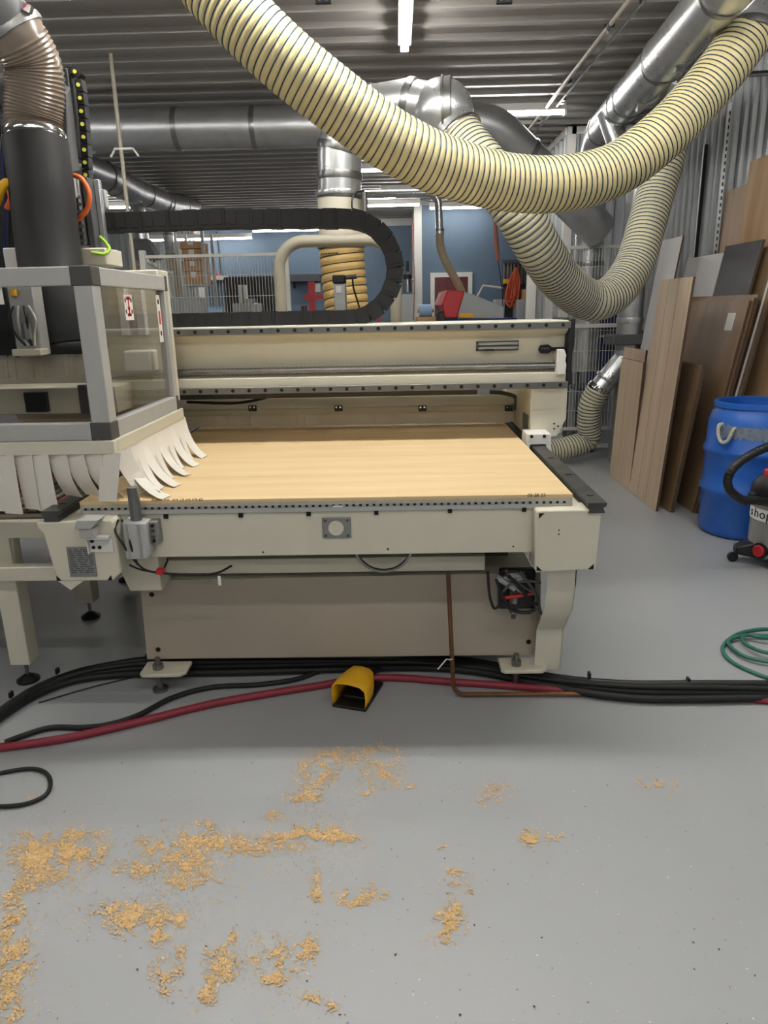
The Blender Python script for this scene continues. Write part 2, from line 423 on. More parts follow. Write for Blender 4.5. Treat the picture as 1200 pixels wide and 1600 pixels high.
# ------------------------------------------------------------------ ceiling lamps
LZ = CEIL-.1
def lamp(x, y, L, axis, label, z=LZ, w=.05, lm='tube_lamp'):
    t = thing('ceiling_light', label, 'ceiling lamp', (x, y, z-.03), 'strip lights under the ribbed ceiling')
    h = L/2
    if axis == 'x':
        MB().box(x-h, x+h, y-.05, y+.05, z, z+.09).build('housing', 'white', t, bevel=.004)
        MB().cyl((x-h+.02, y, z-.012), (x+h-.02, y, z-.012), w/2, 12).build('light_tube', lm, t)
        for e in (-1, 1): MB().box(x+e*h-.012, x+e*h+.012, y-.03, y+.03, z-.045, z).build('lamp_holder', 'white', t)
    else:
        MB().box(x-.05, x+.05, y-h, y+h, z, z+.09).build('housing', 'white', t, bevel=.004)
        MB().cyl((x, y-h+.02, z-.012), (x, y+h-.02, z-.012), w/2, 12).build('light_tube', lm, t)
        for e in (-1, 1): MB().box(x-.03, x+.03, y+e*h-.012, y+e*h+.012, z-.045, z).build('lamp_holder', 'white', t)
    return t
lamp(.10, 5.50, 1.22, 'y', 'bright strip light end-on at top centre of the photo', lm='tube_bright')
lamp(-.35, 3.22, 2.44, 'x', 'strip light over the front edge of the router bed', lm='tube_bright')
lamp(-.35, 3.40, 2.44, 'x', 'second strip light overhead just behind the bed-front one', lm='tube_bright')
lamp(-.2, .34, 2.44, 'x', 'strip light over the open floor near the camera', lm='tube_mid')
lamp(1.75, 3.3, 1.83, 'x', 'added fill strip overhead at the right, over the drum aisle', lm='tube_bright')  # unseen fixture added to brighten the leaning boards and drum
lamp(1.75, .4, 1.83, 'x', 'added fill strip over the near right floor, out of view', lm='tube_mid')  # added out of view to lift the floor on the right
lamp(-1.2, -2.6, 2.44, 'x', 'added fill strip behind the camera, on the left', lm='tube_mid')  # unseen, added to light the near floor and machine front
lamp(1.3, -2.6, 2.44, 'x', 'added fill strip behind the camera, on the right', lm='tube_mid')  # right-hand twin, also added as fill from behind the camera
lamp(-1.2, -5.4, 2.44, 'x', 'added fill strip far behind the camera, on the left', lm='tube_mid')  # added out of view so low light reaches the gantry brush
lamp(1.3, -5.4, 2.44, 'x', 'added fill strip far behind the camera, on the right', lm='tube_mid')  # second added strip sending low light under the gantry
lamp(1.15, 8.1, 1.22, 'x', 'strip light just right of the round duct elbow', lm='tube_bright')
lamp(.05, 11.0, 1.22, 'x', 'strip light behind the vertical cream duct', lm='tube_mid')
lamp(.7, 12.9, 1.8, 'x', 'strip light in front of the blue wall over the small steel pipe', lm='tube_mid')
lamp(-4.9, 14.0, 1.2, 'x', 'strip light beside the drop pipes at left', lm='tube_mid')
lamp(-3.6, 3.3, 2.44, 'x', 'added fill strip left of the router, out of view', lm='tube_bright')  # added off to the left to light faces turned that way
lamp(-3.6, .4, 2.44, 'x', 'added fill strip at the near left, out of view', lm='tube_mid')  # unseen, added for more light from the near left
lamp(-4.6, 6.0, 2.44, 'x', 'added fill strip far left beside the fence, out of view', lm='tube_mid')  # unseen, added to brighten the boards from the left
lamp(-4.4, 17.0, 2.4, 'x', 'far strip light before the cardboard boxes', z=3.2, lm='tube_mid')
lamp(-1.9, 16.6, 2.4, 'x', 'long strip light along the far left blue wall', z=3.3, lm='tube_mid')
lamp(-.55, 13.6, 1.2, 'x', 'strip light over the red press at the back', lm='tube_mid')
lamp(-.1, 14.6, 1.2, 'x', 'far strip light beside the white wall corner', lm='tube_mid')
lamp(1.3, 15.0, 1.2, 'x', 'far strip light above the burgundy door', z=LZ-.02, lm='tube_mid')
lamp(-5.6, 12.5, 2.4, 'x', 'far strip light at the left behind the spindle head', lm='tube_mid')

# ceiling conduits
for k, (xo, r, lab) in enumerate(((1.60, .017, 'pale ceiling conduit with black couplings'), (1.70, .010, 'thinner grey ceiling conduit beside the pale one'))):
    t = thing('ceiling_conduit', lab, 'conduit', (xo, 6, CEIL-.09))
    zc = CEIL-.075
    MB().cyl((xo-.05, 9.3, zc), (xo, 2.5, zc), r, 10).build('conduit_pipe', 'cream_pipe' if k == 0 else 'grey_paint', t)
    for yy in (4.6, 5.9, 7.2, 8.5) if k == 0 else (5.4, 7.8):
        MB().cyl((xo-.02, yy-.03, zc), (xo-.02, yy+.03, zc), r*1.5, 10).build('coupling', 'black', t)
        MB().box(xo-.04, xo, yy+.1, yy+.13, zc-.01, CEIL-.03).build('conduit_clip', 'steel', t)
for px, lab in ((505, 'small steel ceiling hanger left of the strip light'), (788, 'small steel ceiling hanger right of the strip light')):
    p = at(px, 3, Z=CEIL-.12)
    t = thing('ceiling_hanger', lab, 'hanger', p)
    MB().box(p.x-.03, p.x-.015, p.y-.02, p.y+.02, p.z, CEIL-.03).box(p.x+.015, p.x+.03, p.y-.02, p.y+.02, p.z, CEIL-.03).build('bracket', 'steel', t)
    MB().box(p.x-.05, p.x+.05, p.y-.015, p.y+.015, p.z-.01, p.z+.01).build('crossbar', 'black', t)
# thin white drop rod
p = at(173, 88, Z=CEIL-.05)
t = thing('drop_rod', 'thin pale vertical rod hanging from the ceiling behind the spindle head', 'rod', (p.x, p.y, .0))
MB().cyl((p.x, p.y, CEIL-.03), (p.x, p.y, 0), .016, 8).build('rod', 'cream_pipe', t)
MB().box(p.x-.05, p.x+.10, p.y-.02, p.y+.02, 2.88, 2.895).beam((p.x-.05, p.y, 2.887), (p.x-.09, p.y, 2.83), .015, .012).beam((p.x+.10, p.y, 2.887), (p.x+.14, p.y, 2.83), .015, .012).build('rod_arm', 'white', t)

# ------------------------------------------------------------------ mesh fence
def fence(name, x0, x1, y, z0, z1, mid, label, posts):
    t = thing(name, label, 'fence', ((x0+x1)/2, y, 0), 'white wire mesh fence panels')
    for za_ in (z1-.03, z0): MB().box(x0, x1, y-.015, y+.015, za_, za_+.03).build('fence_rail', 'mesh', t)
    for zz in mid: MB().box(x0, x1, y-.018, y+.018, zz-.02, zz+.02).build('fence_rail', 'mesh', t)
    for xx in posts: MB().box(xx-.03, xx+.03, y-.03, y+.03, 0, z1+.05).build('fence_post', 'mesh', t, bevel=.004)
    wm = MB(); n = int((x1-x0)/.032)
    for i in range(1, n): xx = x0+(x1-x0)*i/n; wm.cyl((xx, y, z0), (xx, y, z1), .0027, 4, caps=False)
    k = int((z1-z0)/.2)
    for i in range(1, k): zz = z0+(z1-z0)*i/k; wm.cyl((x0, y-.006, zz), (x1, y-.006, zz), .0027, 4, caps=False)
    wm.build('wire_mesh', 'mesh', t, stuff=True)
    return t
fence('mesh_fence', -2.62, -1.13, 7.8, .27, 2.18, (), 'white wire mesh fence panel left, before the blue wall', (-2.62, -1.13))
fence('mesh_fence', 1.62, 2.80, 7.8, .27, 2.18, (1.38,), 'white wire mesh fence panel right, behind the gantry end', (1.62, 2.8))
p = at(900, 700, Z=0)
t = tag(MB().box(p.x-.13, p.x+.12, 7.86, 8.1, 0, .25).build('floor_box', 'charcoal', bevel=.02), 'grey box on the floor at the foot of the right mesh fence', 'box')
# fence return at the left going back
a, b = at(165, 383, Y=10.5), at(250, 399, Y=7.8)
t = thing('mesh_fence', 'white mesh fence run going back at left, under the drop pipes', 'fence', (-2.7, 9, 0), 'white wire mesh fence panels')
for zz in (2.16, .27): MB().beam((-2.66, 7.85, zz), (-3.3, 11.0, zz), .03, .04).build('fence_rail', 'mesh', t)
for f in (.5, 1.): MB().box(-2.66-.64*f-.03, -2.66-.64*f+.03, 7.85+3.15*f-.03, 7.85+3.15*f+.03, 0, 2.2).build('fence_post', 'mesh', t)
wm = MB()
for i in range(1, 60):
    f = i/60; wm.cyl((-2.66-.64*f, 7.85+3.15*f, .27), (-2.66-.64*f, 7.85+3.15*f, 2.16), .0027, 4, caps=False)
for i in range(1, 9): wm.cyl((-2.66, 7.85, .27+i*.21), (-3.3, 11, .27+i*.21), .0027, 4, caps=False)
wm.build('wire_mesh', 'mesh', t, stuff=True)

# ------------------------------------------------------------------ things in the far room
def bx(px0, py0, px1, py1, Y, dep, name, m, label, cat, group=None, bevel=.005, floor=False):
    a, b = at(px0, py0, Y=Y), at(px1, py1, Y=Y)
    z0 = 0. if floor else b.z
    o = MB().box(a.x, b.x, Y, Y+dep, z0, a.z).build(name, m, bevel=bevel); return tag(o, label, cat, group)
# shelf of cardboard boxes (left of the white corner post)
a, b = at(286, 372, Y=13.5), at(316, 372, Y=13.5)
sh = thing('storage_rack', 'tall perforated storage rack holding cardboard boxes at left', 'rack', ((a.x+b.x)/2, 13.8, 0))
for xx in (a.x-.12, b.x+.02):
    for yy in (13.42, 14.1): MB().box(xx-.025, xx+.025, yy-.02, yy+.02, 0, 3.0).build('upright', 'rack', sh)
boxz = []
for py0, py1 in ((377, 389), (389, 407), (407, 424), (424, 441)):
    boxz.append((at(300, py0, Y=13.5).z, at(300, py1, Y=13.5).z))
for zz in (boxz[-1][1]-.03, 1.25, .6): MB().box(a.x-.12, b.x+.02, 13.42, 14.1, zz-.04, zz).build('shelf', 'rack', sh)
labs = ('topmost cardboard box of the stack on the rack', 'second cardboard box from the top on the rack', 'third cardboard box from the top on the rack', 'lowest cardboard box of the stack on the rack')
for i, ((zt_, zb_), lab) in enumerate(zip(boxz, labs)):
    t = thing('cardboard_box', lab, 'box', ((a.x+b.x)/2-.05, 13.75, zb_), 'cardboard boxes on the rack')
    zlo = boxz[-1][1]-.03 if i == 3 else zb_
    MB().box(a.x-.06+.02*(i % 2), b.x-.04, 13.48, 14.05, zlo+.002, zt_-.004).build('carton', 'card', t, bevel=.01)
    xm = (a.x+b.x)/2-.04; MB().box(xm-.05, xm+.05, 13.474, 13.482, (zlo+zt_)/2, zt_-.01).build('packing_tape', 'paper', t)
t = tag(MB().box(a.x+.05, b.x-.05, 13.5, 14.0, 1.251, 1.38).build('cardboard_tray', 'card', bevel=.005), 'low cardboard tray on the shelf below the box stack', 'box')
# cabinets under them
def cabinet(px0, py0, px1, Y, dep, m, label, nd=2):
    a, b = at(px0, py0, Y=Y), at(px1, py0, Y=Y)
    t = thing('cabinet', label, 'cabinet', ((a.x+b.x)/2, Y+dep/2, 0))
    MB().box(a.x, b.x, Y, Y+dep, 0, a.z).build('body', m, t, bevel=.008)
    wd = (b.x-a.x)/nd
    for i in range(nd):
        d = MB().box(a.x+wd*i+.02, a.x+wd*(i+1)-.02, Y-.015, Y, .06, a.z-.04).build('door', m, t, bevel=.004)
        MB().box(a.x+wd*i+.06, a.x+wd*i+.08, Y-.035, Y-.015, a.z*.5, a.z*.5+.15).build('handle', 'steel', d)
    return t
cabinet(255, 466, 311, 10.5, .6, 'grey_paint', 'pale grey low cabinet behind the left mesh fence')
cabinet(349, 433, 425, 14.8, .8, 'black', 'tall black cabinet against the far blue wall', 3)
# grey machine in front of the black cabinet
a, b = at(362, 474, Y=12.5), at(398, 474, Y=12.5)
t = thing('bench_machine', 'grey machine with twin upright columns before the black cabinet', 'machine', ((a.x+b.x)/2, 12.9, 0))
MB().box(a.x, b.x, 12.5, 13.2, 0, a.z).build('base', 'grey_paint', t, bevel=.02)
for p0, p1 in ((372, 377), (379, 384)):
    q0, q1 = at(p0, 445, Y=12.7), at(p1, 445, Y=12.7); MB().box(q0.x, q1.x, 12.7, 12.85, a.z, q0.z).build('column', 'white', t, bevel=.01)
MB().box(at(384, 470, Y=12.7).x, b.x-.05, 12.6, 12.95, a.z, a.z+.07).build('table', 'steel', t)
# red clamp frame
rf = thing('panel_press', 'red steel frame behind the tan hose, left of it', 'frame', (at(475, 460, Y=13)[0], 13, 0))
q = lambda x, y, Y=13: at(x, y, Y=Y)
MB().box(q(452, 0).x, q(555, 0).x, 12.97, 13.05, q(500, 467).z, q(500, 460).z).build('crossbar', 'red', rf)
for x0, x1, yt in ((483, 492, 440), (588, 594, 476)):
    MB().box(q(x0, 470).x, q(x1, 470).x, 12.95, 13.07, 0, q(487, yt).z).build('upright', 'red', rf)
MB().box(q(446, 460).x, q(452, 460).x, 12.95, 13.07, 0, q(450, 458).z).build('upright', 'red', rf)
MB().box(q(493, 450).x, q(501, 450).x, 12.94, 12.96, q(500, 456).z, q(500, 443).z).build('notice', 'paper', rf)
for i, (x0, x1) in enumerate(((472, 477), (478, 481))):
    MB().box(q(x0, 470).x, q(x1, 470).x, 12.8, 12.86, q(475, 492).z, q(475, 478).z).build('hanging_clamp', 'burgundy', rf)
# shelf under the blue wall
sh2 = thing('wall_shelf', 'dark wall shelf on the far blue wall', 'shelf', (at(460, 435, Y=17.3).x, 17.3, at(460, 440, Y=17.3).z))
MB().box(at(452, 435, Y=17.3).x, at(500, 435, Y=17.3).x, 17.2, 17.5, at(460, 440, Y=17.3).z, at(460, 429, Y=17.3).z).build('shelf_board', 'charcoal', sh2)
for x in (458, 490): MB().box(at(x, 435, Y=17.3).x-.02, at(x, 435, Y=17.3).x+.02, 17.3, 17.5, at(460, 450, Y=17.3).z, at(460, 440, Y=17.3).z).build('shelf_bracket', 'black', sh2)
# paper rolls
for x0, x1, y0, Y, lab, cat_m in ((326, 348, 484, 9.5, 'light blue wrapped roll before the white corner post at left', 'lightblue'), (655, 675, 480, 11.5, 'light blue wrapped roll on a box beside the burgundy door', 'lightblue')):
    p, r = at(x0, y0, Y=Y), at(x1, y0, Y=Y)
    zb = at(x0, y0+15, Y=Y).z
    t = thing('wrapped_roll', lab, 'roll', ((p.x+r.x)/2, Y, zb-.2))
    rad = (p.z-zb)/2+.02
    MB().cyl((p.x, Y, zb+rad), (r.x, Y, zb+rad), rad, 20).build('wrap', cat_m, t)
    MB().cyl((p.x-.03, Y, zb+rad), (r.x+.03, Y, zb+rad), rad*.35, 12).build('core', 'card', t)
    tag(MB().box(p.x-.05, r.x+.05, Y-.3, Y+.3, 0, zb).build('crate', 'card', bevel=.01), 'brown crate under the '+lab.split(' wrapped')[0]+' roll '+('by the left post' if x0 < 400 else 'by the burgundy door'), 'crate')
# air station on white corner (bottle, lines)
p = at(637, 450, Y=14.8)
t = thing('air_dryer', 'steel canister with black top beside the white wall corner', 'canister', (p.x, 14.8, at(637, 462, Y=14.8).z))
z0, z1, z2, z3 = (at(640, y, Y=14.8).z for y in (456, 436, 424, 408))
MB().cyl((p.x, 14.8, z0), (p.x, 14.8, z1), .08, 16).build('canister', 'chrome', t)
MB().lathe([(.085, 0), (.085, (z2-z1)*.6), (.03, z2-z1), (.03, z3-z1)], (p.x, 14.8, z1), 16).build('black_top', 'black', t)
MB().box(p.x-.02, p.x+.12, 14.8, YLW-1.95, z1-.03, z1+.03).build('wall_arm', 'steel', t)
t = tag(MB().tube(catmull([at(646, 340, Y=15.2), at(644, 380, Y=15.2), at(648, 430, Y=15.2), at(646, 500, Y=15.2)]), .009, 6).build('air_line', 'pink_pvc'), 'reddish air line running down the white wall corner', 'air line')
t = tag(bx(620, 460, 645, 500, 14.4, .5, 'equipment_cabinet', 'grey_paint', 'x', 'cabinet', floor=True), 'light grey cabinet below the steel canister', 'cabinet')
# small steel pipe + drop + hose to the red machine
pz = at(600, 303, Y=11).z
P = [(-.9, 11, pz)]+bend((-.9, 11, pz), (at(685, 300, Y=11).x, 11, pz), (at(685, 300, Y=11).x, 11, 2.0), .16)+[at(687, 365, Y=11)]
t = thing('dust_pipe', 'thin galvanised pipe bending down to the red machine', 'pipe', (P[-1].x, 11, P[-1].z))
MB().tube(P, .055, 16).build('pipe', 'galv', t)
ring(t, 'pipe_collar', P[-1]+Vector((0, 0, .05)), (0, 0, 1), .062, .03, 'steel')
hp = [at(687, 362, Y=11.0), at(688, 385, Y=11.1), at(697, 410, Y=11.2), at(712, 437, Y=11.3), at(722, 458, Y=11.4)]
t = thing('flex_hose', 'thin beige flex hose running into the top of the red machine', 'hose', hp[-1])
ribbed_hose(t, hp, .06, .03, 'cream_pipe', 'hose_tan', .004, 14)
# red and grey hooded machine
YM = 11.0
g = lambda px, py, Y=YM: at(px, py, Y=Y)
em = thing('edge_bander', 'red and grey hooded woodworking machine before the burgundy door', 'machine', (g(740, 490).x, 11.5, 0))
MB().prism([(g(715, 490).x, g(715, 498).z), (g(715, 490).x, g(715, 487).z), (g(726, 456).x, g(726, 456).z), (g(740, 460).x, g(740, 460).z), (g(787, 479).x, g(787, 479).z), (g(788, 498).x, g(788, 498).z)], 'y', YM, YM+.9).build('grey_hood', 'grey_paint', em, bevel=.015)
MB().prism([(g(695, 490).x, g(695, 497).z), (g(690, 476).x, g(690, 476).z), (g(699, 453).x, g(699, 453).z), (g(726, 456).x, g(726, 455).z), (g(714, 497).x, g(714, 497).z)], 'y', YM-.03, YM+.9).build('red_hood', 'red', em, bevel=.02)
MB().prism([(g(683, 476).x, g(683, 476).z), (g(691, 455).x, g(691, 455).z), (g(699, 453).x, g(699, 453).z), (g(690, 477).x, g(690, 477).z)], 'y', YM-.02, YM+.85).build('hood_flap', mat('pale red flap', '#c06a6a', .3), em)
MB().box(g(695, 505).x, g(808, 505).x, YM-.02, YM+.95, g(750, 507).z, g(750, 498).z).build('blue_beam', 'navy', em, bevel=.01)
MB().box(g(705, 505).x, g(800, 505).x, YM+.05, YM+.9, 0, g(750, 507).z).build('machine_base', 'grey_paint', em, bevel=.01)
MB().box(g(718, 493).x, g(739, 493).x, YM-.012, YM, g(730, 496).z, g(730, 489).z).build('warning_label', 'yellow', em)
MB().box(g(748, 493).x, g(751, 493).x, YM-.012, YM, g(750, 493).z, g(750, 490).z).build('warning_label', 'yellow', em)
MB().box(g(683, 490).x, g(697, 490).x, YM-.02, YM+.4, g(690, 503).z, g(690, 487).z).build('feed_unit', 'black', em, bevel=.02)
# light arm behind
t = thing('gooseneck_arm', 'thin white bent arm rising behind the grey hood', 'arm', g(747, 462, 12.5))
MB().tube([g(746, 463, 12.5), g(755, 446, 12.5), g(785, 450, 12.5)], .018, 8).build('arm_tube', 'white', t)
# tool wall: rack with clamps, orange cord, yellow tool, shelf things
YT = 12.4
tr = thing('clamp_rack', 'wall rack of upright bar clamps behind the grey hood', 'rack', (g(805, 440, YT).x, YT, g(805, 446, YT).z))
MB().box(g(786, 440, YT).x, g(824, 440, YT).x, YT+.02, YT+.09, g(805, 414, YT).z, g(805, 409, YT).z).build('rack_bar', 'black', tr)
MB().box(g(786, 440, YT).x, g(824, 440, YT).x, YT+.02, YT+.12, g(805, 446, YT).z, g(805, 440, YT).z).build('rack_bar', 'black', tr)
MB().box(g(786, 440, YT).x, g(826, 440, YT).x, YT+.12, YT+.16, 0, g(805, 405, YT).z).build('rack_board', 'charcoal', tr)
for i, x in enumerate((787, 793, 798, 803, 809, 815, 820)):
    t = thing('bar_clamp', ('leftmost bar clamp on the wall rack' if i == 0 else 'rightmost bar clamp on the wall rack' if i == 6 else ('second', 'third', 'fourth', 'fifth', 'sixth')[i-1]+' bar clamp from the left on the wall rack'), 'clamp', (g(x, 440, YT).x, YT, g(x, 443, YT).z), 'bar clamps on the wall rack')
    xx = g(x, 440, YT).x
    MB().box(xx-.012, xx+.012, YT, YT+.02, g(x, 444, YT).z, g(x, 408, YT).z).build('bar', 'steel', t)
    MB().box(xx-.02, xx+.02, YT-.05, YT+.02, g(x, 413, YT).z, g(x, 409, YT).z).build('jaw', 'charcoal', t)
bx(788, 436, 800, 443, YT-.12, .1, 'yellow_tool', 'yellow', 'yellow tool hanging low on the clamp rack', 'tool')
oc = thing('extension_cord', 'coiled orange extension cord hanging by the tool rack', 'cord', g(803, 490, YT-.3))
for k in range(9):
    x0 = 801+random.uniform(-5, 7); w_ = random.uniform(4, 9); yb = random.uniform(462, 490)
    loop = [g(808+random.uniform(-2, 2), 418, YT-.3), g(x0+w_, 440, YT-.32), g(x0+w_-4, 470, YT-.3-.02*k), g(x0-1, yb, YT-.3-.02*k), g(x0-w_-1, 468, YT-.3-.015*k), g(x0-w_+5, 440, YT-.3), g(806, 418, YT-.28)]
    MB().tube(catmull(loop, 6), .014, 6).build('cord_loop', 'cord_orange', oc)
t = tag(MB().tube([g(773, 335, 12), g(775, 375, 12), g(778, 408, 12)], [.02, .04, .028], 10).build('hanging_pole', 'pink_pvc'), 'tapered terracotta pole hanging before the blue wall', 'pole')
t = tag(MB().tube(catmull([g(778, 408, 12), g(781, 425, 12), g(784, 450, 12.1), g(786, 480, 12)]), .007, 6).build('drop_cable', 'black'), 'thin dark cable dangling below the terracotta pole', 'cable')
t = tag(MB().tube(catmull([g(338, 362, 17.48), g(341, 385, 17.48), g(345, 420, 17.48), g(348, 440, 17.48)]), .014, 6).build('drop_cable', 'black'), 'black cable hanging down the blue wall at left', 'cable')
bx(337, 428, 345, 432, 17.25, .1, 'cable_reel', 'red', 'small red holder on a white ledge against the blue wall', 'holder')
bx(324, 432, 353, 437, 17.2, .3, 'ledge', 'white', 'white ledge below the small red holder', 'ledge')
bx(820, 452, 824, 468, 11.8, .3, 'carton', 'card', 'brown carton right of the orange cord', 'box')
bx(808, 468, 823, 500, 11.8, .4, 'grey_bin', 'grey_paint', 'grey bin below the orange cord', 'bin', floor=True)
bx(774, 468, 788, 500, 12.1, .3, 'bench_grinder_stand', 'grey_paint', 'grey stand right of the gooseneck arm', 'stand', floor=True)
# white upright panels and far barrels behind the right fence
for i, (x0, x1, m, lab) in enumerate(((824, 836, 'white', 'white upright panel right of the orange cord'), (837, 846, 'grey_paint', 'grey upright panel between two white ones'), (847, 858, 'white', 'white upright panel nearest the right mesh fence'))):
    bx(x0, 430, x1, 500, 8.85+.1*i, .06, 'upright_panel', m, lab, 'panel', floor=True)
for (px, y0, y1, lab) in ((938, 487, 516, 'blue barrel on the upper level behind the right mesh fence'), (945, 530, 600, 'large dark blue barrel behind the right mesh fence')):
    p = at(px, y1, Y=8.6); q_ = at(px, y0, Y=8.6); r = .22
    t = thing('plastic_barrel', lab, 'barrel', (p.x, 8.6, p.z))
    h = q_.z-p.z
    MB().lathe([(r*.9, 0), (r, .03), (r, h*.3), (r*1.03, h*.33), (r, h*.36), (r, h-.03), (r*.9, h)], (p.x, 8.6, p.z), 24).build('barrel_body', 'barrel', t)
    MB().cyl((p.x, 8.6, p.z+h), (p.x, 8.6, p.z+h+.02), r*.6, 20).build('barrel_lid', 'black', t)
p = at(940, 602, Y=8.6); z1 = at(940, 517, Y=8.6).z
t = thing('barrel_stand', 'dark steel stand carrying the barrels behind the right fence', 'stand', (p.x, 8.6, 0))
MB().box(p.x-.35, p.x+.35, 8.35, 8.85, p.z-.04, p.z).build('stand_shelf', 'charcoal', t)
MB().box(p.x-.35, p.x+.35, 8.35, 8.85, z1-.04, z1).build('stand_shelf', 'charcoal', t)
for sx in (-1, 1):
    for sy in (8.35, 8.85): MB().box(p.x+sx*.35-.02, p.x+sx*.35+.02, sy-.02, sy+.02, 0, z1).build('stand_leg', 'charcoal', t)

# ================================================================== DUCTS AND HOSES
def duct(name, label, pts, r, m='galv', rings=(), n=28, cat='duct', group=None):
    zmin = min(pts, key=lambda p: Vector(p).z)
    t = thing(name, label, cat, Vector(zmin)-Vector((0, 0, r)), group)
    MB().tube(pts, r, n).build('duct_tube', m, t, sharp=50)
    P = [Vector(p) for p in pts]
    for f in rings:
        L = [0]
        for a, b in zip(P, P[1:]): L.append(L[-1]+(b-a).length)
        tt = f*L[-1]
        for i in range(len(L)-1):
            if L[i+1] >= tt:
                q = P[i].lerp(P[i+1], (tt-L[i])/(L[i+1]-L[i])); ring(t, 'duct_collar', q, P[i+1]-P[i], r, .045, 'steel'); break
    return t
# main duct across the back, bending down into the vertical duct
zb = 3.27
p_l, p_m = Vector((-5.5, 7.3, zb)), at(770, 172, Y=7.3); p_m.z = zb-.05
p_e = at(938, 362, Y=7.75)
pts = [p_l]+bend(p_l, p_m, p_e, .45, 14)+[p_e]
duct('main_duct', 'long horizontal galvanised duct across the back under the ceiling', pts, .175, 'galv_dull', (.13, .235, .335, .44, .53, .74, .86), group='galvanised ducts')
mid = at(925, 346, Y=7.72)
# right run: along the wall then down
r0, r1 = Vector((1.72, 3.6, 3.2)), Vector((1.98, 7.75, 3.2))
v0 = Vector((2.06, 7.98, 0.9))
pts = [r0]+bend(r0, r1+Vector((.06, .23, 0)), v0, .42, 12)+[v0]
duct('side_duct', 'galvanised duct running back along the right wall and turning down', pts, .15, 'galv', (.12, .3, .44, .475, .6, .83), group='galvanised ducts')
# tee pieces hanging from the right run
def tee(p, q, r, label):
    t = thing('duct_branch', label, 'duct', Vector(q), 'duct branches on the right run')
    MB().cyl(p, q, r, 24).build('branch_tube', 'galv', t)
    d = (Vector(q)-Vector(p)).normalized(); ring(t, 'duct_collar', Vector(q)-d*.03, d, r, .04, 'steel'); return t
tee((1.86, 6.9, 3.2), (1.98, 6.8, 2.85), .09, 'short pipe stub below the side duct, far one')
# elbow carrying the lower hose
e_end = at(1058, 158, D=5.4)
e0 = Vector((1.86, 6.15, 3.15)); e1 = Vector((e_end.x, e_end.y, 3.22))
duct('duct_elbow', 'galvanised elbow feeding the lower hanging hose', [e0]+bend(e0, e1, e_end, .12, 8)+[e_end], .135, 'galv', (.6,))
# elbow carrying the upper hose, at top right
h_end = at(1172, 50, D=4.05)
e0 = Vector((1.78, 4.75, 3.22)); e1 = Vector((h_end.x+.05, h_end.y+.05, 3.25))
duct('duct_elbow', 'galvanised elbow at top right feeding the upper hose', [e0]+bend(e0, e1, h_end, .15, 8)+[h_end], .145, 'galv', (.55, .95))
# upper hose
U = [(255, -110, 3.1), (345, -6, 3.15), (450, 97, 3.25), (580, 199, 3.42), (640, 236, 3.5), (700, 262, 3.6), (790, 285, 3.75), (880, 287, 3.85), (960, 266, 3.95), (1030, 216, 4.0), (1085, 160, 4.05), (1135, 100, 4.05), (1172, 48, 4.05)]
P = ppath(U)
t = thing('dust_hose', 'large cream ribbed hose sagging across the top of the photo', 'hose', P[7]-Vector((0, 0, .15)), 'large ribbed dust hoses')
ribbed_hose(t, P, .143, .0325, 'hose_cream', 'hose_blue_wire', .0033, 36, .032)
# lower hose in a U
LW = [(712, 206, 4.42), (732, 230, 4.38), (758, 262, 4.33), (786, 298, 4.33), (813, 338, 4.37), (842, 388, 4.5), (872, 432, 4.75), (905, 462, 5.0), (932, 470, 5.1), (962, 455, 5.2), (990, 415, 5.3), (1008, 360, 5.35), (1025, 300, 5.4), (1043, 235, 5.4), (1055, 185, 5.4), (1058, 155, 5.4)]
P = ppath(LW)
t = thing('dust_hose', 'large pale ribbed hose hanging in a U behind the upper one', 'hose', P[7]-Vector((0, 0, .16)), 'large ribbed dust hoses')
ribbed_hose(t, P, .142, .032, 'hose_pale', 'hose_blue_wire', .0036, 36, .032)
# round ball elbow and the run to the vertical duct
sc = at(690, 178, D=4.45); vd = at(530, 300, D=4.75)
b_in = Vector((vd.x, vd.y, 2.3))
top = Vector((vd.x+.02, vd.y, sc.z+.05)); sidep = Vector((sc.x-.2, sc.y+.05, sc.z+.07))
pts = [b_in]+bend(b_in, top, sidep, .26, 10)+[sidep, sc+Vector((-.05, 0, .03))]
duct('duct_elbow', 'galvanised elbow turning down to the vertical cream duct', pts, .145, 'galv', (.03, .14, .3, .62, .85))
t = thing('ball_elbow', 'big round galvanised ball elbow above the lower hose', 'duct', sc-Vector((0, 0, .22)))
dirh = (at(732, 230, D=4.38)-sc).normalized()
MB().sphere(sc, .2, 40, 20).build('ball_shell', 'galv', t)
ax = Vector((1, -.15, .05)).normalized()
MB().lathe([(.19, -.008), (.212, -.008), (.212, .004), (.203, .006), (.203, .05), (.196, .055)], sc+ax*.02, 36, ax).build('ball_seam', 'steel', t)
MB().cyl(sc+dirh*.08, sc+dirh*.19, .15, 28).build('outlet_collar', 'galv', t)
ring(t, 'hose_clamp', sc+dirh*.2, dirh, .148, .02, 'chrome')
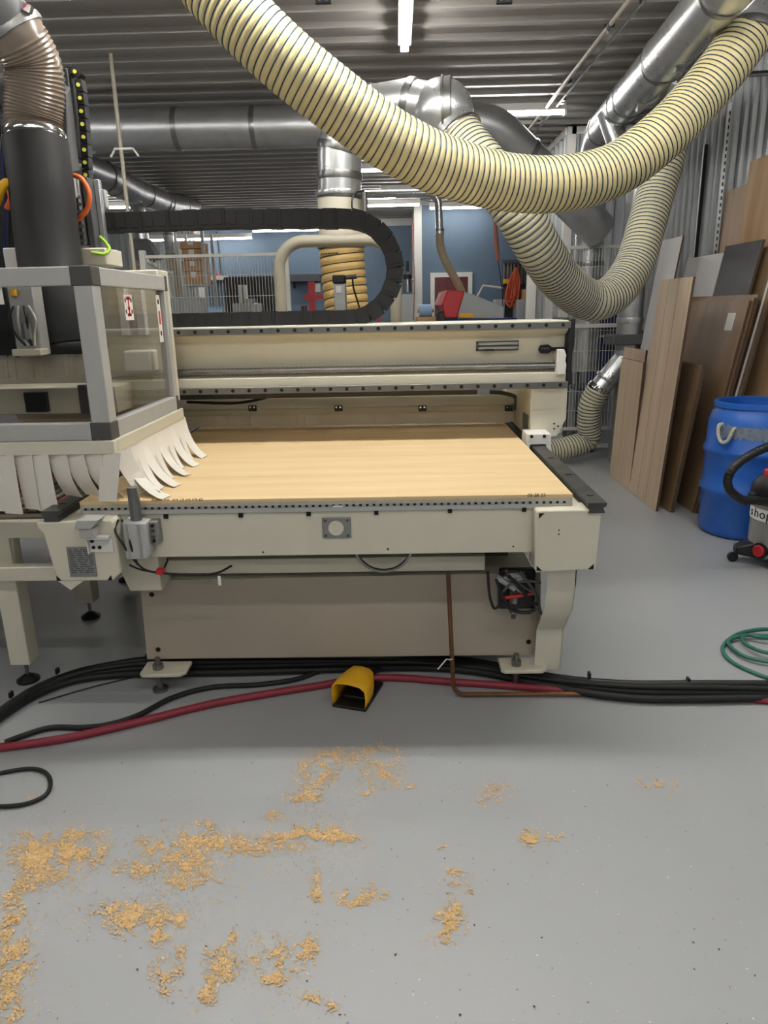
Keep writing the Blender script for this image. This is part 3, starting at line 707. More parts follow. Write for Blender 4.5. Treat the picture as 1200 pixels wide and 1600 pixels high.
# vertical cream duct + tan hose under it
z_of = lambda py: at(530, py, D=4.75).z
t = thing('vertical_duct', 'vertical cream sheet metal duct above the tan hose', 'duct', (vd.x, vd.y, z_of(376)))
MB().cyl((vd.x, vd.y, z_of(376)), (vd.x, vd.y, 2.34), .148, 32).build('duct_tube', 'cream', t)
ring(t, 'duct_collar', (vd.x, vd.y, 2.34), (0, 0, 1), .152, .03, 'galv')
xr = at(570, 330, D=4.7)
MB().cyl((xr.x, xr.y-.02, z_of(338)), (xr.x, xr.y-.02, z_of(305)), .022, 12).build('air_valve', 'steel', t)
MB().cyl((xr.x, xr.y-.02, z_of(345)), (xr.x, xr.y-.02, z_of(338)), .028, 12).build('valve_cap', 'black', t)
MB().tube(catmull([(xr.x, xr.y-.02, z_of(303)), (xr.x-.06, xr.y-.06, z_of(308)), (xr.x-.08, xr.y-.08, z_of(325)), (xr.x-.06, xr.y-.06, z_of(345))]), .006, 6).build('valve_tube', 'black', t)
t = thing('tan_hose', 'tan corrugated fabric hose hanging behind the gantry', 'hose', (vd.x+.01, vd.y, 1.36))
pth = [Vector((vd.x, vd.y, z_of(377))), Vector((vd.x+.01, vd.y, z_of(430))), Vector((vd.x+.03, vd.y-.02, z_of(495))), Vector((vd.x+.05, vd.y-.05, 1.36))]
ribbed_hose(t, pth, .155, .055, 'hose_tan', 'ink', .0026, 28, .045)
ring(t, 'hose_clamp', pth[0]-Vector((0, 0, .02)), (0, 0, 1), .155, .04, 'steel')
pm = MB(); random.seed(4); x = vd.x-.13
while x < vd.x-.01:
    w_ = random.uniform(.008, .02); yy = vd.y-math.sqrt(max(.0, .1565**2-(x+w_/2-vd.x)**2)); pm.box(x, x+w_, yy-.002, yy+.004, z_of(397), z_of(397)+.008); x += w_+.006
pm.build('hose_print', 'ink', t, stuff=True)
# left background duct run going back with two drops
a, b = Vector((-3.1, 7.75, 3.2)), Vector((-3.75, 15.8, 3.3))
duct('branch_duct', 'galvanised duct run receding at left with drop pipes', [at(95, 250, Y=8.2), at(165, 277, Y=9.2), at(205, 296, Y=10.4), at(258, 317, Y=12.4), at(300, 322, Y=14.5)], .17, 'galv_dull', (.15, .2, .45, .62, .66, .85))
def drop(pxt, pyt, pxb, pyb, Y, r, label, hood):
    a, b = at(pxt, pyt, Y=Y), at(pxb, pyb, Y=Y)
    t = thing('drop_pipe', label, 'duct', b, 'drop pipes at left')
    up_ = Vector((b.x, Y, b.z+(a.z-b.z)*.7))
    MB().tube([a]+bend(a, up_, b, .12, 6)+[b], r, 18).build('drop_tube', 'galv', t)
    ring(t, 'duct_collar', b+Vector((0, 0, .12)), (0, 0, 1), r, .03, 'steel')
    if hood:
        k = r*2.2; z0 = b.z-.28
        MB().add([(b.x-r, Y-r, b.z), (b.x+r, Y-r, b.z), (b.x+r, Y+r, b.z), (b.x-r, Y+r, b.z), (b.x-r*1.3, Y-k, z0), (b.x+k*1.2, Y-k, z0), (b.x+k*1.2, Y+r, z0), (b.x-r*1.3, Y+r, z0)],
                 [(0, 1, 2, 3), (4, 7, 6, 5), (0, 4, 5, 1), (1, 5, 6, 2), (2, 6, 7, 3), (3, 7, 4, 0)]).build('hood', 'galv_dull', t)
    else:
        MB().lathe([(r*.55, -.5), (r*.55, -.25), (r, 0)], b, 18).build('reducer', 'galv', t)
    return t
drop(203, 305, 222, 374, 10.6, .095, 'drop pipe at left ending in a flared hood', True)
drop(252, 318, 264, 378, 12.6, .085, 'drop pipe at left narrowing to a small nozzle, right of the hood', False)
p = at(222, 395, Y=10.6)
t = thing('duct_hose', 'beige ribbed hose below the flared hood at left', 'hose', (p.x, p.y, .9))
ribbed_hose(t, [(p.x+.02, p.y, p.z-.02), (p.x, p.y, p.z-.5), (p.x, p.y, .9)], .17, .05, 'cream_pipe', 'hose_tan', .004, 16)
p = at(266, 396, Y=12.6)
t = thing('duct_hose', 'narrow beige ribbed hose under the nozzle at left', 'hose', (p.x, p.y, .9))
ribbed_hose(t, [(p.x, p.y, p.z), (p.x+.05, p.y, p.z-.5), (p.x+.1, p.y, .9)], .09, .05, 'cream_pipe', 'hose_tan', .004, 16)
# pale machine cabinet below those drops
t = thing('dust_machine', 'pale cream machine cabinet below the drop pipes', 'machine', (at(215, 410, Y=11.2).x, 11.2, 0))
q0, q1 = at(160, 392, Y=11.5), at(248, 410, Y=11.5)
MB().box(q0.x, q1.x, 11.0, 12.0, 0, 1.9).build('body', 'cream', t, bevel=.02)
MB().box(q0.x+.1, q1.x-.1, 10.97, 11.0, 1.1, 1.8).build('door', 'white', t, bevel=.01)
# pipes before the right fence: damper, 45 degree branch and blue hose to the machine
Yp = 7.3
pa = at(983, 440, Y=Yp); xx = at(983, 520, Y=Yp).x
zt_, zb_ = at(983, 400, Y=Yp).z, at(985, 575, Y=Yp).z
t = thing('drop_pipe', 'galvanised drop pipe with a blast gate behind the leaning boards', 'duct', (xx, Yp, 0))
MB().cyl((xx, Yp, 0.02), (xx, Yp, 3.05), .12, 24).build('drop_tube', 'galv_dull', t)
ring(t, 'duct_collar', (xx, Yp, at(983, 500, Y=Yp).z), (0, 0, 1), .125, .05, 'galv')
ring(t, 'duct_collar', (xx, Yp, at(983, 551, Y=Yp).z), (0, 0, 1), .125, .05, 'galv')
zg = at(983, 530, Y=Yp).z
MB().box(xx-.2, xx+.14, Yp-.16, Yp+.16, zg-.05, zg+.05).build('blast_gate', 'charcoal', t, bevel=.01)
h0 = at(968, 565, Y=Yp-.08); h1 = at(932, 612, Y=Yp-.05)
t = thing('branch_pipe', 'slanting galvanised branch pipe feeding the grey flex hose', 'duct', h1)
MB().cyl(at(988, 545, Y=Yp), h1, .105, 24).build('branch_tube', 'galv', t)
d = (h1-h0).normalized(); ring(t, 'duct_collar', h1-d*.04, d, .112, .05, 'chrome'); ring(t, 'duct_collar', h1-d*.16, d, .107, .03, 'galv')
hp = [h1-d*.04, at(924, 630, Y=7.3), at(920, 655, Y=7.35), at(920, 680, Y=7.4), at(910, 692, Y=7.4), at(885, 700, Y=7.35), at(855, 705, Y=7.3), at(815, 708, Y=7.2)]
for i in range(len(hp)): hp[i].z = max(hp[i].z, .13)
t = thing('flex_hose', 'grey and blue ribbed hose dropping to the floor behind the gantry column', 'hose', (hp[4].x, hp[4].y, .0), None)
ribbed_hose(t, hp, .12, .035, 'hose_pale', 'hose_blue_wire', .004, 20)
p = at(975, 690, Y=7.45)
t = tag(MB().box(p.x-.12, p.x+.15, 7.35, 7.6, 0, .16).build('floor_box', 'galv_dull', bevel=.01), 'small metal box on the floor behind the leaning boards', 'box')
tag(MB().box(p.x-.06, p.x+.12, 7.36, 7.5, .161, .3).build('floor_box', 'paper', bevel=.01), 'white box standing on the small metal box', 'box')
# slotted strut hanging the side duct, and wall posts
p = at(1065, 60, Y=5.2)
t = thing('strut_hanger', 'perforated steel strut hanging from the ceiling beside the side duct', 'hanger', (p.x, p.y, at(1063, 108, Y=5.2).z))
zlo = at(1063, 112, Y=5.2).z
MB().box(p.x-.022, p.x+.022, p.y, p.y+.008, zlo, CEIL-.03).box(p.x-.026, p.x-.02, p.y-.02, p.y+.02, zlo, CEIL-.03).build('strut', 'galv', t)
for i in range(5): MB().cyl((p.x+.003, p.y-.002, zlo+.05+i*.05), (p.x+.003, p.y+.002, zlo+.05+i*.05), .008, 10).build('strut_hole', 'hole', t)
def post(px, py, X, z1, label, holes=True, m='rack', w=.05):
    p = at(px, py, X=X)
    t = thing('wall_post', label, 'post', (p.x, p.y, 0))
    MB().box(p.x-.02, p.x+.02, p.y-w, p.y, 0, z1).build('flange', m, t)
    MB().box(p.x-.025, p.x-.02, p.y-w*2, p.y-w, 0, z1).build('web', 'rack', t)
    if holes:
        h = MB()
        for i in range(int((z1-1.4)/.055)): zz = 1.4+i*.055; h.box(p.x-.028, p.x-.024, p.y-w*1.7, p.y-w*1.3, zz, zz+.028)
        h.build('slots', 'hole', t, stuff=True)
post(1131, 260, 2.86, 3.2, 'perforated steel wall post rising behind the tall maple board')
post(1097, 280, 2.9, 3.0, 'thin dark wall post left of the perforated one', False, 'black', .02)
tag(MB().tube([at(1170, 116, X=2.88), (2.88, 4.2, 2.77)], .02, 8).build('wall_pipe', 'black'), 'black pipe along the top of the right wall', 'pipe')

# ================================================================== THE ROUTER
cn = thing('cnc_router', 'large cream gantry router with a wide MDF bed, filling the middle of the photo', 'machine', (-.28, 3.9, 0))
ZB = .92; BX0, BX1 = -1.206, .652; YFR, YBK = 2.575, 5.9
bd = MB().box(BX0, BX1, YFR, YBK, ZB-.012, ZB).build('spoil_board', 'mdf', cn, label='pale MDF spoil board')
MB().box(BX0, BX1, YFR+.001, YBK, ZB-.027, ZB-.012).build('board_edge', 'mdf_edge', bd)
for xx in (-.72, -.42, -.18, .08, .34):
    MB().box(xx, xx+.0015, YFR+.9, 4.4, ZB, ZB+.0004).build('cut_line', 'maple', bd)
for yy in (2.95, 3.35): MB().box(-.9, .6, yy, yy+.0015, ZB, ZB+.0004).build('cut_line', 'maple', bd)
# red handwriting and the pencilled date on the board edge
def scribble(px0, px1, py, h, seed, m='red_ink'):
    r = random.Random(seed); k = 7; P = []
    for i in range(k+1): P.append(at(px0+(px1-px0)*i/k, py+(-h if i % 2 else h)*r.uniform(.6, 1.), Y=YFR-.0012))
    MB().tube(P, .0014, 4).build('handwriting', m, bd)
for i, (a, b) in enumerate(((237, 245), (246, 253), (257, 264), (270, 278), (290, 297), (300, 308))): scribble(a, b, 782.5-.012*(a-128), 1.7, i)
for s_, px, m in (('19', 281, 'red_ink'), ('65', 311, 'ink'), ('03 28 23', 824, 'ink')):
    p = at(px, 785-.0119*(px-128), Y=YFR-.0015)
    text_obj(s_, .016 if s_ != '03 28 23' else .019, bd, 'handwriting', m, p, (1, 0, .01), (0, 0, 1), .0003)
pf = MB().box(BX0, BX1, YFR, YFR+.2, .874, ZB-.027).build('bed_profile', 'alu', cn, label='slotted aluminium edge profile')
MB().box(BX0+.01, BX1, YFR-.004, YFR+.01, .868, .884).build('profile_lip', 'alu_grey', pf)
sl = MB(); n = 72
for i in range(n):
    x = BX0+.02+(BX1-BX0-.05)*i/(n-1); sl.box(x-.005, x+.005, YFR-.002, YFR+.002, .886, .8935)
sl.build('profile_slots', 'hole', pf, stuff=True)
MB().box(at(520, 790, Y=YFR).x, at(535, 790, Y=YFR).x, YFR-.003, YFR, .878, .89).build('profile_tag', 'paper', pf)
# bed core, side beams, rails
MB().box(BX0+.02, BX1-.02, YFR+.05, YBK, .70, .874).build('bed_core', 'cream', cn)
fb = MB().box(-1.10, .53, YFR+.006, YFR+.16, .69, .866).build('front_beam', 'cream', cn, bevel=.004)
for px, py in ((259, 807), (376, 805), (482, 803), (588, 801), (703, 798), (819, 796)):
    p = at(px, py, Y=YFR); MB().box(p.x-.008, p.x+.008, YFR-.0045, YFR+.006, p.z-.008, p.z+.008).build('clip', 'hole', fb)
for px, py in ((411, 863), (606, 858), (802, 854)):
    p = at(px, py, Y=YFR+.004); MB().cyl((p.x, YFR+.003, p.z), (p.x, YFR+.0062, p.z), .0035, 8).build('screw_hole', 'hole', fb)
p = at(526, 825, Y=YFR)
hpz = MB().box(p.x-.055, p.x+.055, YFR-.001, YFR+.006, p.z-.041, p.z+.041).build('port_plate', 'plate', fb, bevel=.003)
MB().cyl((p.x-.002, YFR-.004, p.z), (p.x-.002, YFR, p.z), .029, 28).build('port_disc', 'cream', hpz)
for sx in (-1, 1):
    for sz in (-1, 1): MB().cyl((p.x+sx*.042, YFR-.003, p.z+sz*.03), (p.x+sx*.042, YFR, p.z+sz*.03), .005, 10).build('plate_bolt', 'dark_steel', hpz)
for x0, x1, nm in ((-1.345, -1.10, 'side_beam'), (.53, .745, 'side_beam')):
    MB().box(x0, x1, 2.60, 5.95, .64, .865).build(nm, 'cream', cn, bevel=.004)
for xc in (-1.285, .725):
    rl = MB().prism([(xc-.03, .866), (xc+.03, .866), (xc+.022, .885), (xc+.034, .893), (xc+.034, .905), (xc-.034, .905), (xc-.034, .893), (xc-.022, .885)], 'y', 2.50, 5.9).build('side_rail', 'dark_steel', cn)
    for i in range(9): MB().box(xc-.012, xc+.012, 2.6+i*.35, 2.61+i*.35, .905, .9065).build('rail_mark', 'hole', rl)
# left cover box
lc = MB().prism([(-1.345, .862), (-1.30, .862), (-1.065, .868), (-1.052, .855), (-1.052, .66), (-1.085, .628), (-1.30, .628), (-1.325, .82), (-1.345, .84)], 'y', 2.50, 2.62).build('left_cover', 'cream', cn, bevel=.006)
MB().prism([(-1.30, .628), (-1.20, .628), (-1.255, .59)], 'y', 2.505, 2.60).build('cover_tab', 'cream', lc)
for a, b in (((-1.30, .631), 1), ((-1.088, .631), -1)):
    MB().prism([(a[0], a[1]), (a[0]+.018*b, a[1]), (a[0]+.002*b, a[1]+.02)], 'y', 2.4975, 2.501).build('corner_notch', 'hole', lc)
p0, p1 = at(103, 855, Y=2.495), at(152, 901, Y=2.495)
rp_ = MB().box(p0.x, p1.x, 2.494, 2.50, p1.z, p0.z).build('rating_plate', 'plate', lc, bevel=.002, label='grey engraved rating plate')
tl = MB(); random.seed(3)
for i in range(13):
    z = p0.z-.012-i*.0075; x = p0.x+.008
    while x < p1.x-.01:
        w_ = random.uniform(.006, .03); tl.box(x, min(x+w_, p1.x-.006), 2.4935, 2.4941, z, z+.0028); x += w_+random.uniform(.004, .012)
tl.build('engraved_lines', 'charcoal', rp_, stuff=True)
# sensor bracket
sb = MB().box(-1.155, -1.07, 2.47, 2.50, .80, .815).box(-1.155, -1.15, 2.47, 2.50, .745, .815).box(-1.155, -1.065, 2.492, 2.50, .745, .80).build('sensor_bracket', 'white', cn, bevel=.003)
MB().prism([(-1.18, .852), (-1.115, .852), (-1.085, .885), (-1.165, .885)], 'y', 2.44, 2.52).build('sensor_block', 'alu_grey', sb, bevel=.003)
MB().box(-1.165, -1.11, 2.45, 2.5, .815, .85).build('sensor_body', 'alu_grey', sb, bevel=.003)
for x, z in ((-1.14, .79), (-1.138, .765), (-1.115, .765)): MB().cyl((x, 2.488, z), (x, 2.493, z), .007, 10).build('bracket_screw', 'hole', sb)
# pneumatic stop pin
px_ = -.975
ps = MB().prism([(px_-.045, .715), (px_+.035, .715), (px_+.04, .73), (px_+.04, .855), (px_-.045, .862)], 'y', 2.49, 2.572).build('stop_cylinder', 'alu_grey', cn, bevel=.005)
for xx in (-.03, .015): MB().box(px_+xx-.004, px_+xx+.004, 2.486, 2.491, .72, .85).build('cylinder_groove', 'alu', ps)
MB().cyl((px_-.005, 2.53, .86), (px_-.005, 2.53, .985), .021, 20).build('stop_pin', 'steel', ps)
fl_ = MB().box(px_+.04, px_+.07, 2.53, 2.58, .76, .85).build('mount_flange', 'plate', ps, bevel=.003)
for z in (.775, .79, .815, .835): MB().cyl((px_+.053, 2.525, z), (px_+.053, 2.531, z), .007, 10).build('flange_bolt', 'dark_steel' if .78 < z < .82 else 'hole', fl_)
# cables at the stop
cb = MB().tube(catmull([at(185, 812, Y=2.53), at(180, 830, Y=2.5), at(195, 855, Y=2.49), at(212, 878, Y=2.52), at(235, 893, Y=2.55), at(285, 897, Y=2.6), at(335, 896, Y=2.62), at(362, 884, Y=2.68)]), .0045, 6).build('stop_cable', 'black', cn, sharp=80)
MB().tube(catmull([at(190, 812, Y=2.53), at(200, 835, Y=2.5), at(206, 858, Y=2.49), at(215, 882, Y=2.53)]), .0045, 6).build('cable_strand', 'black', cb, sharp=80)
MB().tube(catmull([at(188, 876, Y=2.6), at(220, 890, Y=2.62), at(250, 893, Y=2.62), at(260, 880, Y=2.62), at(262, 872, Y=2.63)]), .004, 6).build('cable_strand', 'black', cb, sharp=80)
p = at(250, 893, Y=2.55); MB().box(p.x-.014, p.x+.014, 2.54, 2.57, p.z-.01, p.z+.01).build('red_clip', 'red', cb, bevel=.003)
p = at(343, 907, Y=2.62); MB().box(p.x-.006, p.x+.006, 2.618, 2.621, p.z-.02, p.z+.02).build('white_tag', 'paper', cb)
# right cover
rc = MB().prism([(.507, .868), (.515, .876), (.735, .876), (.745, .868), (.738, .642), (.515, .635), (.507, .65)], 'y', 2.51, 2.62).build('right_cover', 'cream', cn, bevel=.005)
for a, b, sz in (((.516, .866), 1, -1), ((.516, .642), 1, 1), ((.728, .646), -1, 1)):
    MB().prism([a, (a[0]+.02*b, a[1]), (a[0], a[1]+.02*sz)], 'y', 2.5075, 2.511).build('corner_notch', 'hole', rc)
for z in (.80, .785): MB().cyl((.592, 2.508, z), (.592, 2.511, z), .003, 8).build('screw_hole', 'hole', rc)
# base
YP = 2.83
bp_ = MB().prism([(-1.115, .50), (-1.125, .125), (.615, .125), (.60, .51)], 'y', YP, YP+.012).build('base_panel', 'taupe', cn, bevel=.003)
MB().prism([(-1.18, .70), (-.98, .70), (-.98, .50), (-1.112, .50)], 'y', YP-.12, YP+.01).build('shoulder_plate', 'cream', cn, bevel=.003)
for px, py in ((237, 929), (247, 1015), (826, 1003)):
    p = at(px, py, Y=YP-.001); MB().cyl((p.x, YP-.002, p.z), (p.x, YP+.001, p.z), .011, 14).build('bolt_hole', 'hole', bp_)
MB().box(-1.09, .58, YP+.02, 5.5, .13, .50).build('base_body', 'cream', cn)
MB().box(-1.0, .5, YP+.25, 5.4, .50, .70).build('slot_shade', 'charcoal', cn)  # charcoal box giving the slot its dark, shaded interior
MB().box(-1.0, .36, YP-.03, YP+.05, .535, .60).build('cross_bar', 'cream', cn, bevel=.004)
uf = MB().box(-.98, .5, YP+.06, YP+.25, .60, .69).build('cable_tray', 'rubber', cn)
rr_ = at(600, 890, Y=2.76); MB().lathe([(.115, -.01), (.125, -.01), (.125, .01), (.115, .01)], (rr_.x, 2.76, .675), 36, (0, 1, 0), caps=False).build('tray_ring', 'steel', uf)
for i in range(8):
    x = -.75+i*.15; MB().cyl((x, YP-.02, .655), (x+.12, YP-.02, .65), .022, 12).build('tray_pipe', 'dark_steel' if i % 3 else 'steel', uf)
for xc in (-1.03, .53):
    fo = MB().prism([(xc-.10, YP-.085), (xc-.085, YP-.1), (xc+.075, YP-.1), (xc+.10, YP-.075), (xc+.10, YP+.02), (xc-.10, YP+.02)], 'z', .088, .105).build('foot_plate', 'cream', cn, bevel=.004)
    MB().cyl((xc-.03, YP-.05, .105), (xc-.03, YP-.05, .13), .023, 6).build('lock_nut', 'steel', fo)
    MB().cyl((xc-.03, YP-.05, .13), (xc-.03, YP-.05, .158), .012, 14).build('bolt_stud', 'steel', fo)
    MB().lathe([(.034, 0), (.034, .012), (.014, .02), (.014, .09)], (xc-.03, YP-.05, 0), 20).build('levelling_foot', 'steel', fo)
# bent leg cover on the right
x0, x1 = .578, .69
k_ = [(2.60, .64), (2.60, .545), (2.63, .43), (2.76, .28), (2.78, .08)]
MB().prism([(y, z) for y, z in k_]+[(y+.004, z) for y, z in k_[::-1]], 'x', x0, x1).build('leg_cover', 'cream', cn)
MB().prism([(y, z) for y, z in k_]+[(2.84, .08), (2.84, .64)], 'x', x1-.004, x1).build('leg_cover_side', 'cream', cn)
# wiring and valves in the right corner
wi = MB().box(.42, .572, 2.79, 2.829, .36, .54).build('cavity_shade', 'black', cn, bevel=.01)  # black box standing in for the shade of an open cavity
random.seed(5)
for i in range(7):
    a = at(random.uniform(775, 800), random.uniform(897, 915), Y=2.72); b = at(random.uniform(822, 845), random.uniform(893, 940), Y=2.70)
    MB().cyl(a, a.lerp(b, .55), .013, 12).build('fitting', 'grey_paint' if i % 3 else 'steel', wi)
for i, rows in enumerate(([(780, 915), (783, 935), (800, 953), (825, 957), (838, 950)], [(785, 925), (800, 912), (825, 908), (845, 910)], [(795, 900), (818, 925), (828, 940), (840, 945)], [(762, 893), (765, 930), (772, 950), (780, 945), (782, 930)], [(812, 893), (835, 925), (845, 960)], [(775, 905), (790, 940), (812, 948)], [(783, 935), (812, 931), (835, 927)], [(790, 890), (800, 905), (842, 932)])):
    MB().tube(catmull([at(a, b, Y=2.70-.01*(i % 3)) for a, b in rows]), .006 if i % 2 else .0075, 7).build('wire', 'sign_red' if i == 6 else ('black', 'charcoal', 'rubber')[i % 3], wi, sharp=80)
p = at(803, 940, Y=2.73); MB().cyl((p.x, 2.73, p.z-.05), (p.x, 2.73, p.z+.05), .018, 14).build('regulator', 'steel', wi)
MB().cyl((p.x, 2.73, p.z-.075), (p.x, 2.73, p.z-.05), .009, 10).build('drain_valve', 'dark_steel', wi)

# ------------------------------------------------------------------ gantry
YG = 3.75; GX0, GX1 = -2.3, at(888, 520, Y=YG).x
zg_ = lambda py: at(600, py, Y=YG).z
pr = [(YG, zg_(506)), (YG, zg_(521)), (YG+.055, zg_(530)), (YG+.075, zg_(568)), (YG+.075, zg_(584)), (YG+.005, zg_(587)), (YG+.005, zg_(600)), (YG+.01, zg_(612)), (4.18, zg_(612)), (4.18, zg_(506))]
gb = MB().prism(pr, 'x', GX0, GX1).build('gantry_beam', 'cream', cn, bevel=.004)
for pa_, pb_ in ((508, 518), (600.5, 610.5)):
    rl = MB().box(GX0, GX1+.005, YG-.03, YG+.002, zg_(pb_), zg_(pa_)).build('linear_rail', 'steel', gb, bevel=.002)
    bl = MB()
    zc = (zg_(pa_)+zg_(pb_))/2
    for i in range(38): x = GX1-.035-i*.085; bl.cyl((x, YG-.0315, zc), (x, YG-.029, zc), .0095, 12)
    bl.build('rail_bolts', 'hole', gb, stuff=True)
zs = zg_(577)
scp = resample([Vector((GX0, YG+.03, zs)), Vector((GX1-.05, YG+.03, zs))], .012)
MB().tube(scp, [.016 if i % 2 else .0195 for i in range(len(scp))], 14).build('ball_screw', 'steel', gb, sharp=80)
# end bearing, knob, handle recess
xe = GX1
sbk = MB().prism([(xe-.055, zg_(551)), (xe-.02, zg_(551)), (xe-.008, zg_(560)), (xe-.012, zg_(568)), (xe-.005, zg_(575)), (xe-.008, zg_(590)), (xe-.055, zg_(590))], 'y', YG-.02, YG+.08).build('screw_bearing', 'white', gb, bevel=.004)
p0 = at(878, 552, Y=YG+.03); MB().lathe([(.006, 0), (.022, .01), (.024, .05), (.010, .07), (.010, .14)], (at(841, 551, Y=YG+.03).x, YG+.03, zg_(551)), 14, (1, 0, 0)).build('index_knob', 'black', gb)
a, b = at(738, 541, Y=YG+.055), at(816, 541, Y=YG+.055); zz = a.z
rec = MB().tube([(a.x+.02, YG+.068, zz), (b.x-.02, YG+.066, zz)], .026, 18).build('handle_recess', 'dark_steel', gb)
for dz2 in (.012, -.010): MB().box(a.x+.03, b.x-.025, YG+.03, YG+.05, zz+dz2-.007, zz+dz2+.007).build('handle_bar', 'alu', rec, bevel=.003)
MB().box(a.x+.06, a.x+.11, YG+.028, YG+.04, zz-.024, zz-.014).build('handle_latch', 'black', rec)
ec = [(GX1, zg_(502)), (GX1+.035, zg_(503)), (GX1+.035, zg_(545)), (GX1+.028, zg_(560)), (GX1+.028, zg_(580)), (GX1+.035, zg_(606)), (GX1, zg_(608))]
MB().prism(ec, 'y', YG+.0, 4.15).build('end_cap', 'rubber', gb, bevel=.008, label='black rubber end cap')
# column on the right
x0, x1 = at(829, 640, Y=YG).x, at(886, 640, Y=YG).x
z0 = zg_(690)
co = MB().prism([(x0, zg_(612)), (x1, zg_(612)), (x1, zg_(660)), (x1-.045, zg_(687)), (x0, zg_(690))], 'y', YG+.01, 4.75).build('gantry_column', 'cream', cn, bevel=.004)
MB().prism([(x0+.003, zg_(646)), (x1-.003, zg_(646)), (x1-.003, zg_(660)), (x1-.047, zg_(686)), (x0+.003, zg_(689))], 'y', YG+.002, YG+.012).build('column_plate', 'cream', co, bevel=.002)
MB().box(x0-.012, x0+.001, YG+.05, YG+.16, zg_(683), zg_(655)).build('column_slot', 'dark_steel', co)
for px, py in ((866, 662), (872, 666), (866, 670)): p = at(px, py, Y=YG); MB().cyl((p.x, YG, p.z), (p.x, YG+.003, p.z), .005, 10).build('column_hole', 'hole', co)
sbx = MB().prism([(.668, .965), (.79, .965), (.795, .86), (.768, .855), (.766, .91), (.684, .91), (.682, .855), (.665, .86)], 'y', 3.62, 3.78).build('slide_block', 'white', cn, bevel=.004)
for x in (.69, .755): MB().cyl((x, 3.617, .953), (x, 3.622, .953), .009, 12).build('block_bolt', 'hole', sbx)
# dust guard with brush behind the beam
YD = 4.26
zd = lambda py: at(550, py, Y=YD).z
gx1 = at(806, 640, Y=YD).x
dg = MB().prism([(YD, zd(646)), (YD-.02, zd(634)), (YD, zd(625)), (YD+.015, zd(621)), (YD+.018, zd(646))], 'x', GX0, gx1).build('dust_guard', 'cream', cn, bevel=.003)
MB().box(GX0, gx1, YD-.024, YD-.018, zd(637), zd(635.5)).build('guard_trim', 'alu_grey', dg)
for px in (395, 529, 660, 795):
    p = at(px, 639, Y=YD-.02); c_l = MB().box(p.x-.024, p.x+.024, YD-.035, YD-.015, p.z-.012, p.z+.022).build('guard_clip', 'black', dg, bevel=.003)
    for sx in (-1, 1): MB().cyl((p.x+sx*.012, YD-.0375, p.z+.012), (p.x+sx*.012, YD-.034, p.z+.012), .006, 8).build('clip_screw', 'chrome', c_l)
br = MB(); random.seed(2); x = GX0
while x < gx1-.005:
    w_ = random.uniform(.010, .022); d_ = random.uniform(-.004, .004); zb_ = ZB+.004+random.uniform(0, .006)
    x2 = min(x+w_, gx1); br.add([(x, YD+.01+d_, zd(646)), (x2, YD+.01+d_, zd(646)), (x2, YD+.004+d_, zb_), (x, YD+.004+d_, zb_), (x, YD+.016+d_, zd(646)), (x2, YD+.016+d_, zd(646)), (x2, YD+.010+d_, zb_), (x, YD+.010+d_, zb_)], [(0, 1, 2, 3), (5, 4, 7, 6), (0, 3, 7, 4), (1, 5, 6, 2), (3, 2, 6, 7)]); x = x2
br.build('guard_brush', 'bristle', dg, stuff=True)
# grey hose slung behind the beam and pressure roller bar
MB().tube(catmull([at(292, 628, Y=4.22), at(360, 630, Y=4.22), at(400, 625, Y=4.2), at(440, 614, Y=4.18)]), .009, 8).build('guard_cable', 'black', dg, sharp=80)
MB().box(GX0, gx1-.25, 4.10, 4.178, 1.115, 1.165).build('rear_shelf', 'charcoal', dg)
MB().box(GX0, gx1-.05, 5.6, 5.7, .99, 1.08).build('rear_bar', 'cream', dg)
MB().tube(catmull([at(765, 612, Y=4.2), at(790, 615, Y=4.2), at(806, 622, Y=4.2), at(803, 640, Y=4.2)]), .012, 8).build('rear_hose', 'charcoal', dg, sharp=80)
# ------------------------------------------------------------------ horizontal energy chain
YC = 3.98
zu, zl = at(380, 346, Y=YC).z, at(380, 501, Y=YC).z
xr_ = at(617, 415, Y=YC).x; Rr = (zu-zl)/2; zm = (zu+zl)/2; xc = xr_-Rr
pts = [Vector((at(152, 340, Y=YC).x, YC, zu+.005)), Vector((-.9, YC, zu+.012)), Vector((xc-.25, YC, zu+.004))]
pts += [Vector((xc+Rr*math.sin(a)*1.0, YC, zm+Rr*math.cos(a))) for a in [PI*i/16 for i in range(17)]]
pts += [Vector((xc-.3, YC, zl)), Vector((GX0+.9, YC, zl))]
pts = resample(pts, .072)
lk = MB().box(-.0355, .0355, -.065, .065, -.046, .046)
lk.box(-.02, .02, -.068, -.064, -.03, .03)
lme = bake(lk, 'chain_link', 'rubber')
ch = MB().tube([p+Vector((0, .0, 0)) for p in pts], .038, 8).build('chain_core', 'rubber', cn, label='black energy chain looping above the gantry', sharp=80)
ch.name = 'energy_chain'
for i, p in enumerate(pts):
    d = pts[min(i+1, len(pts)-1)]-pts[max(i-1, 0)]
    o = inst('chain_link', lme, ch, p, (0, -math.atan2(d.z, d.x), 0)); o.scale = (1.0 if i % 2 else 1.02, 1.0 if i % 2 else .94, 1.0 if i % 2 else .95)
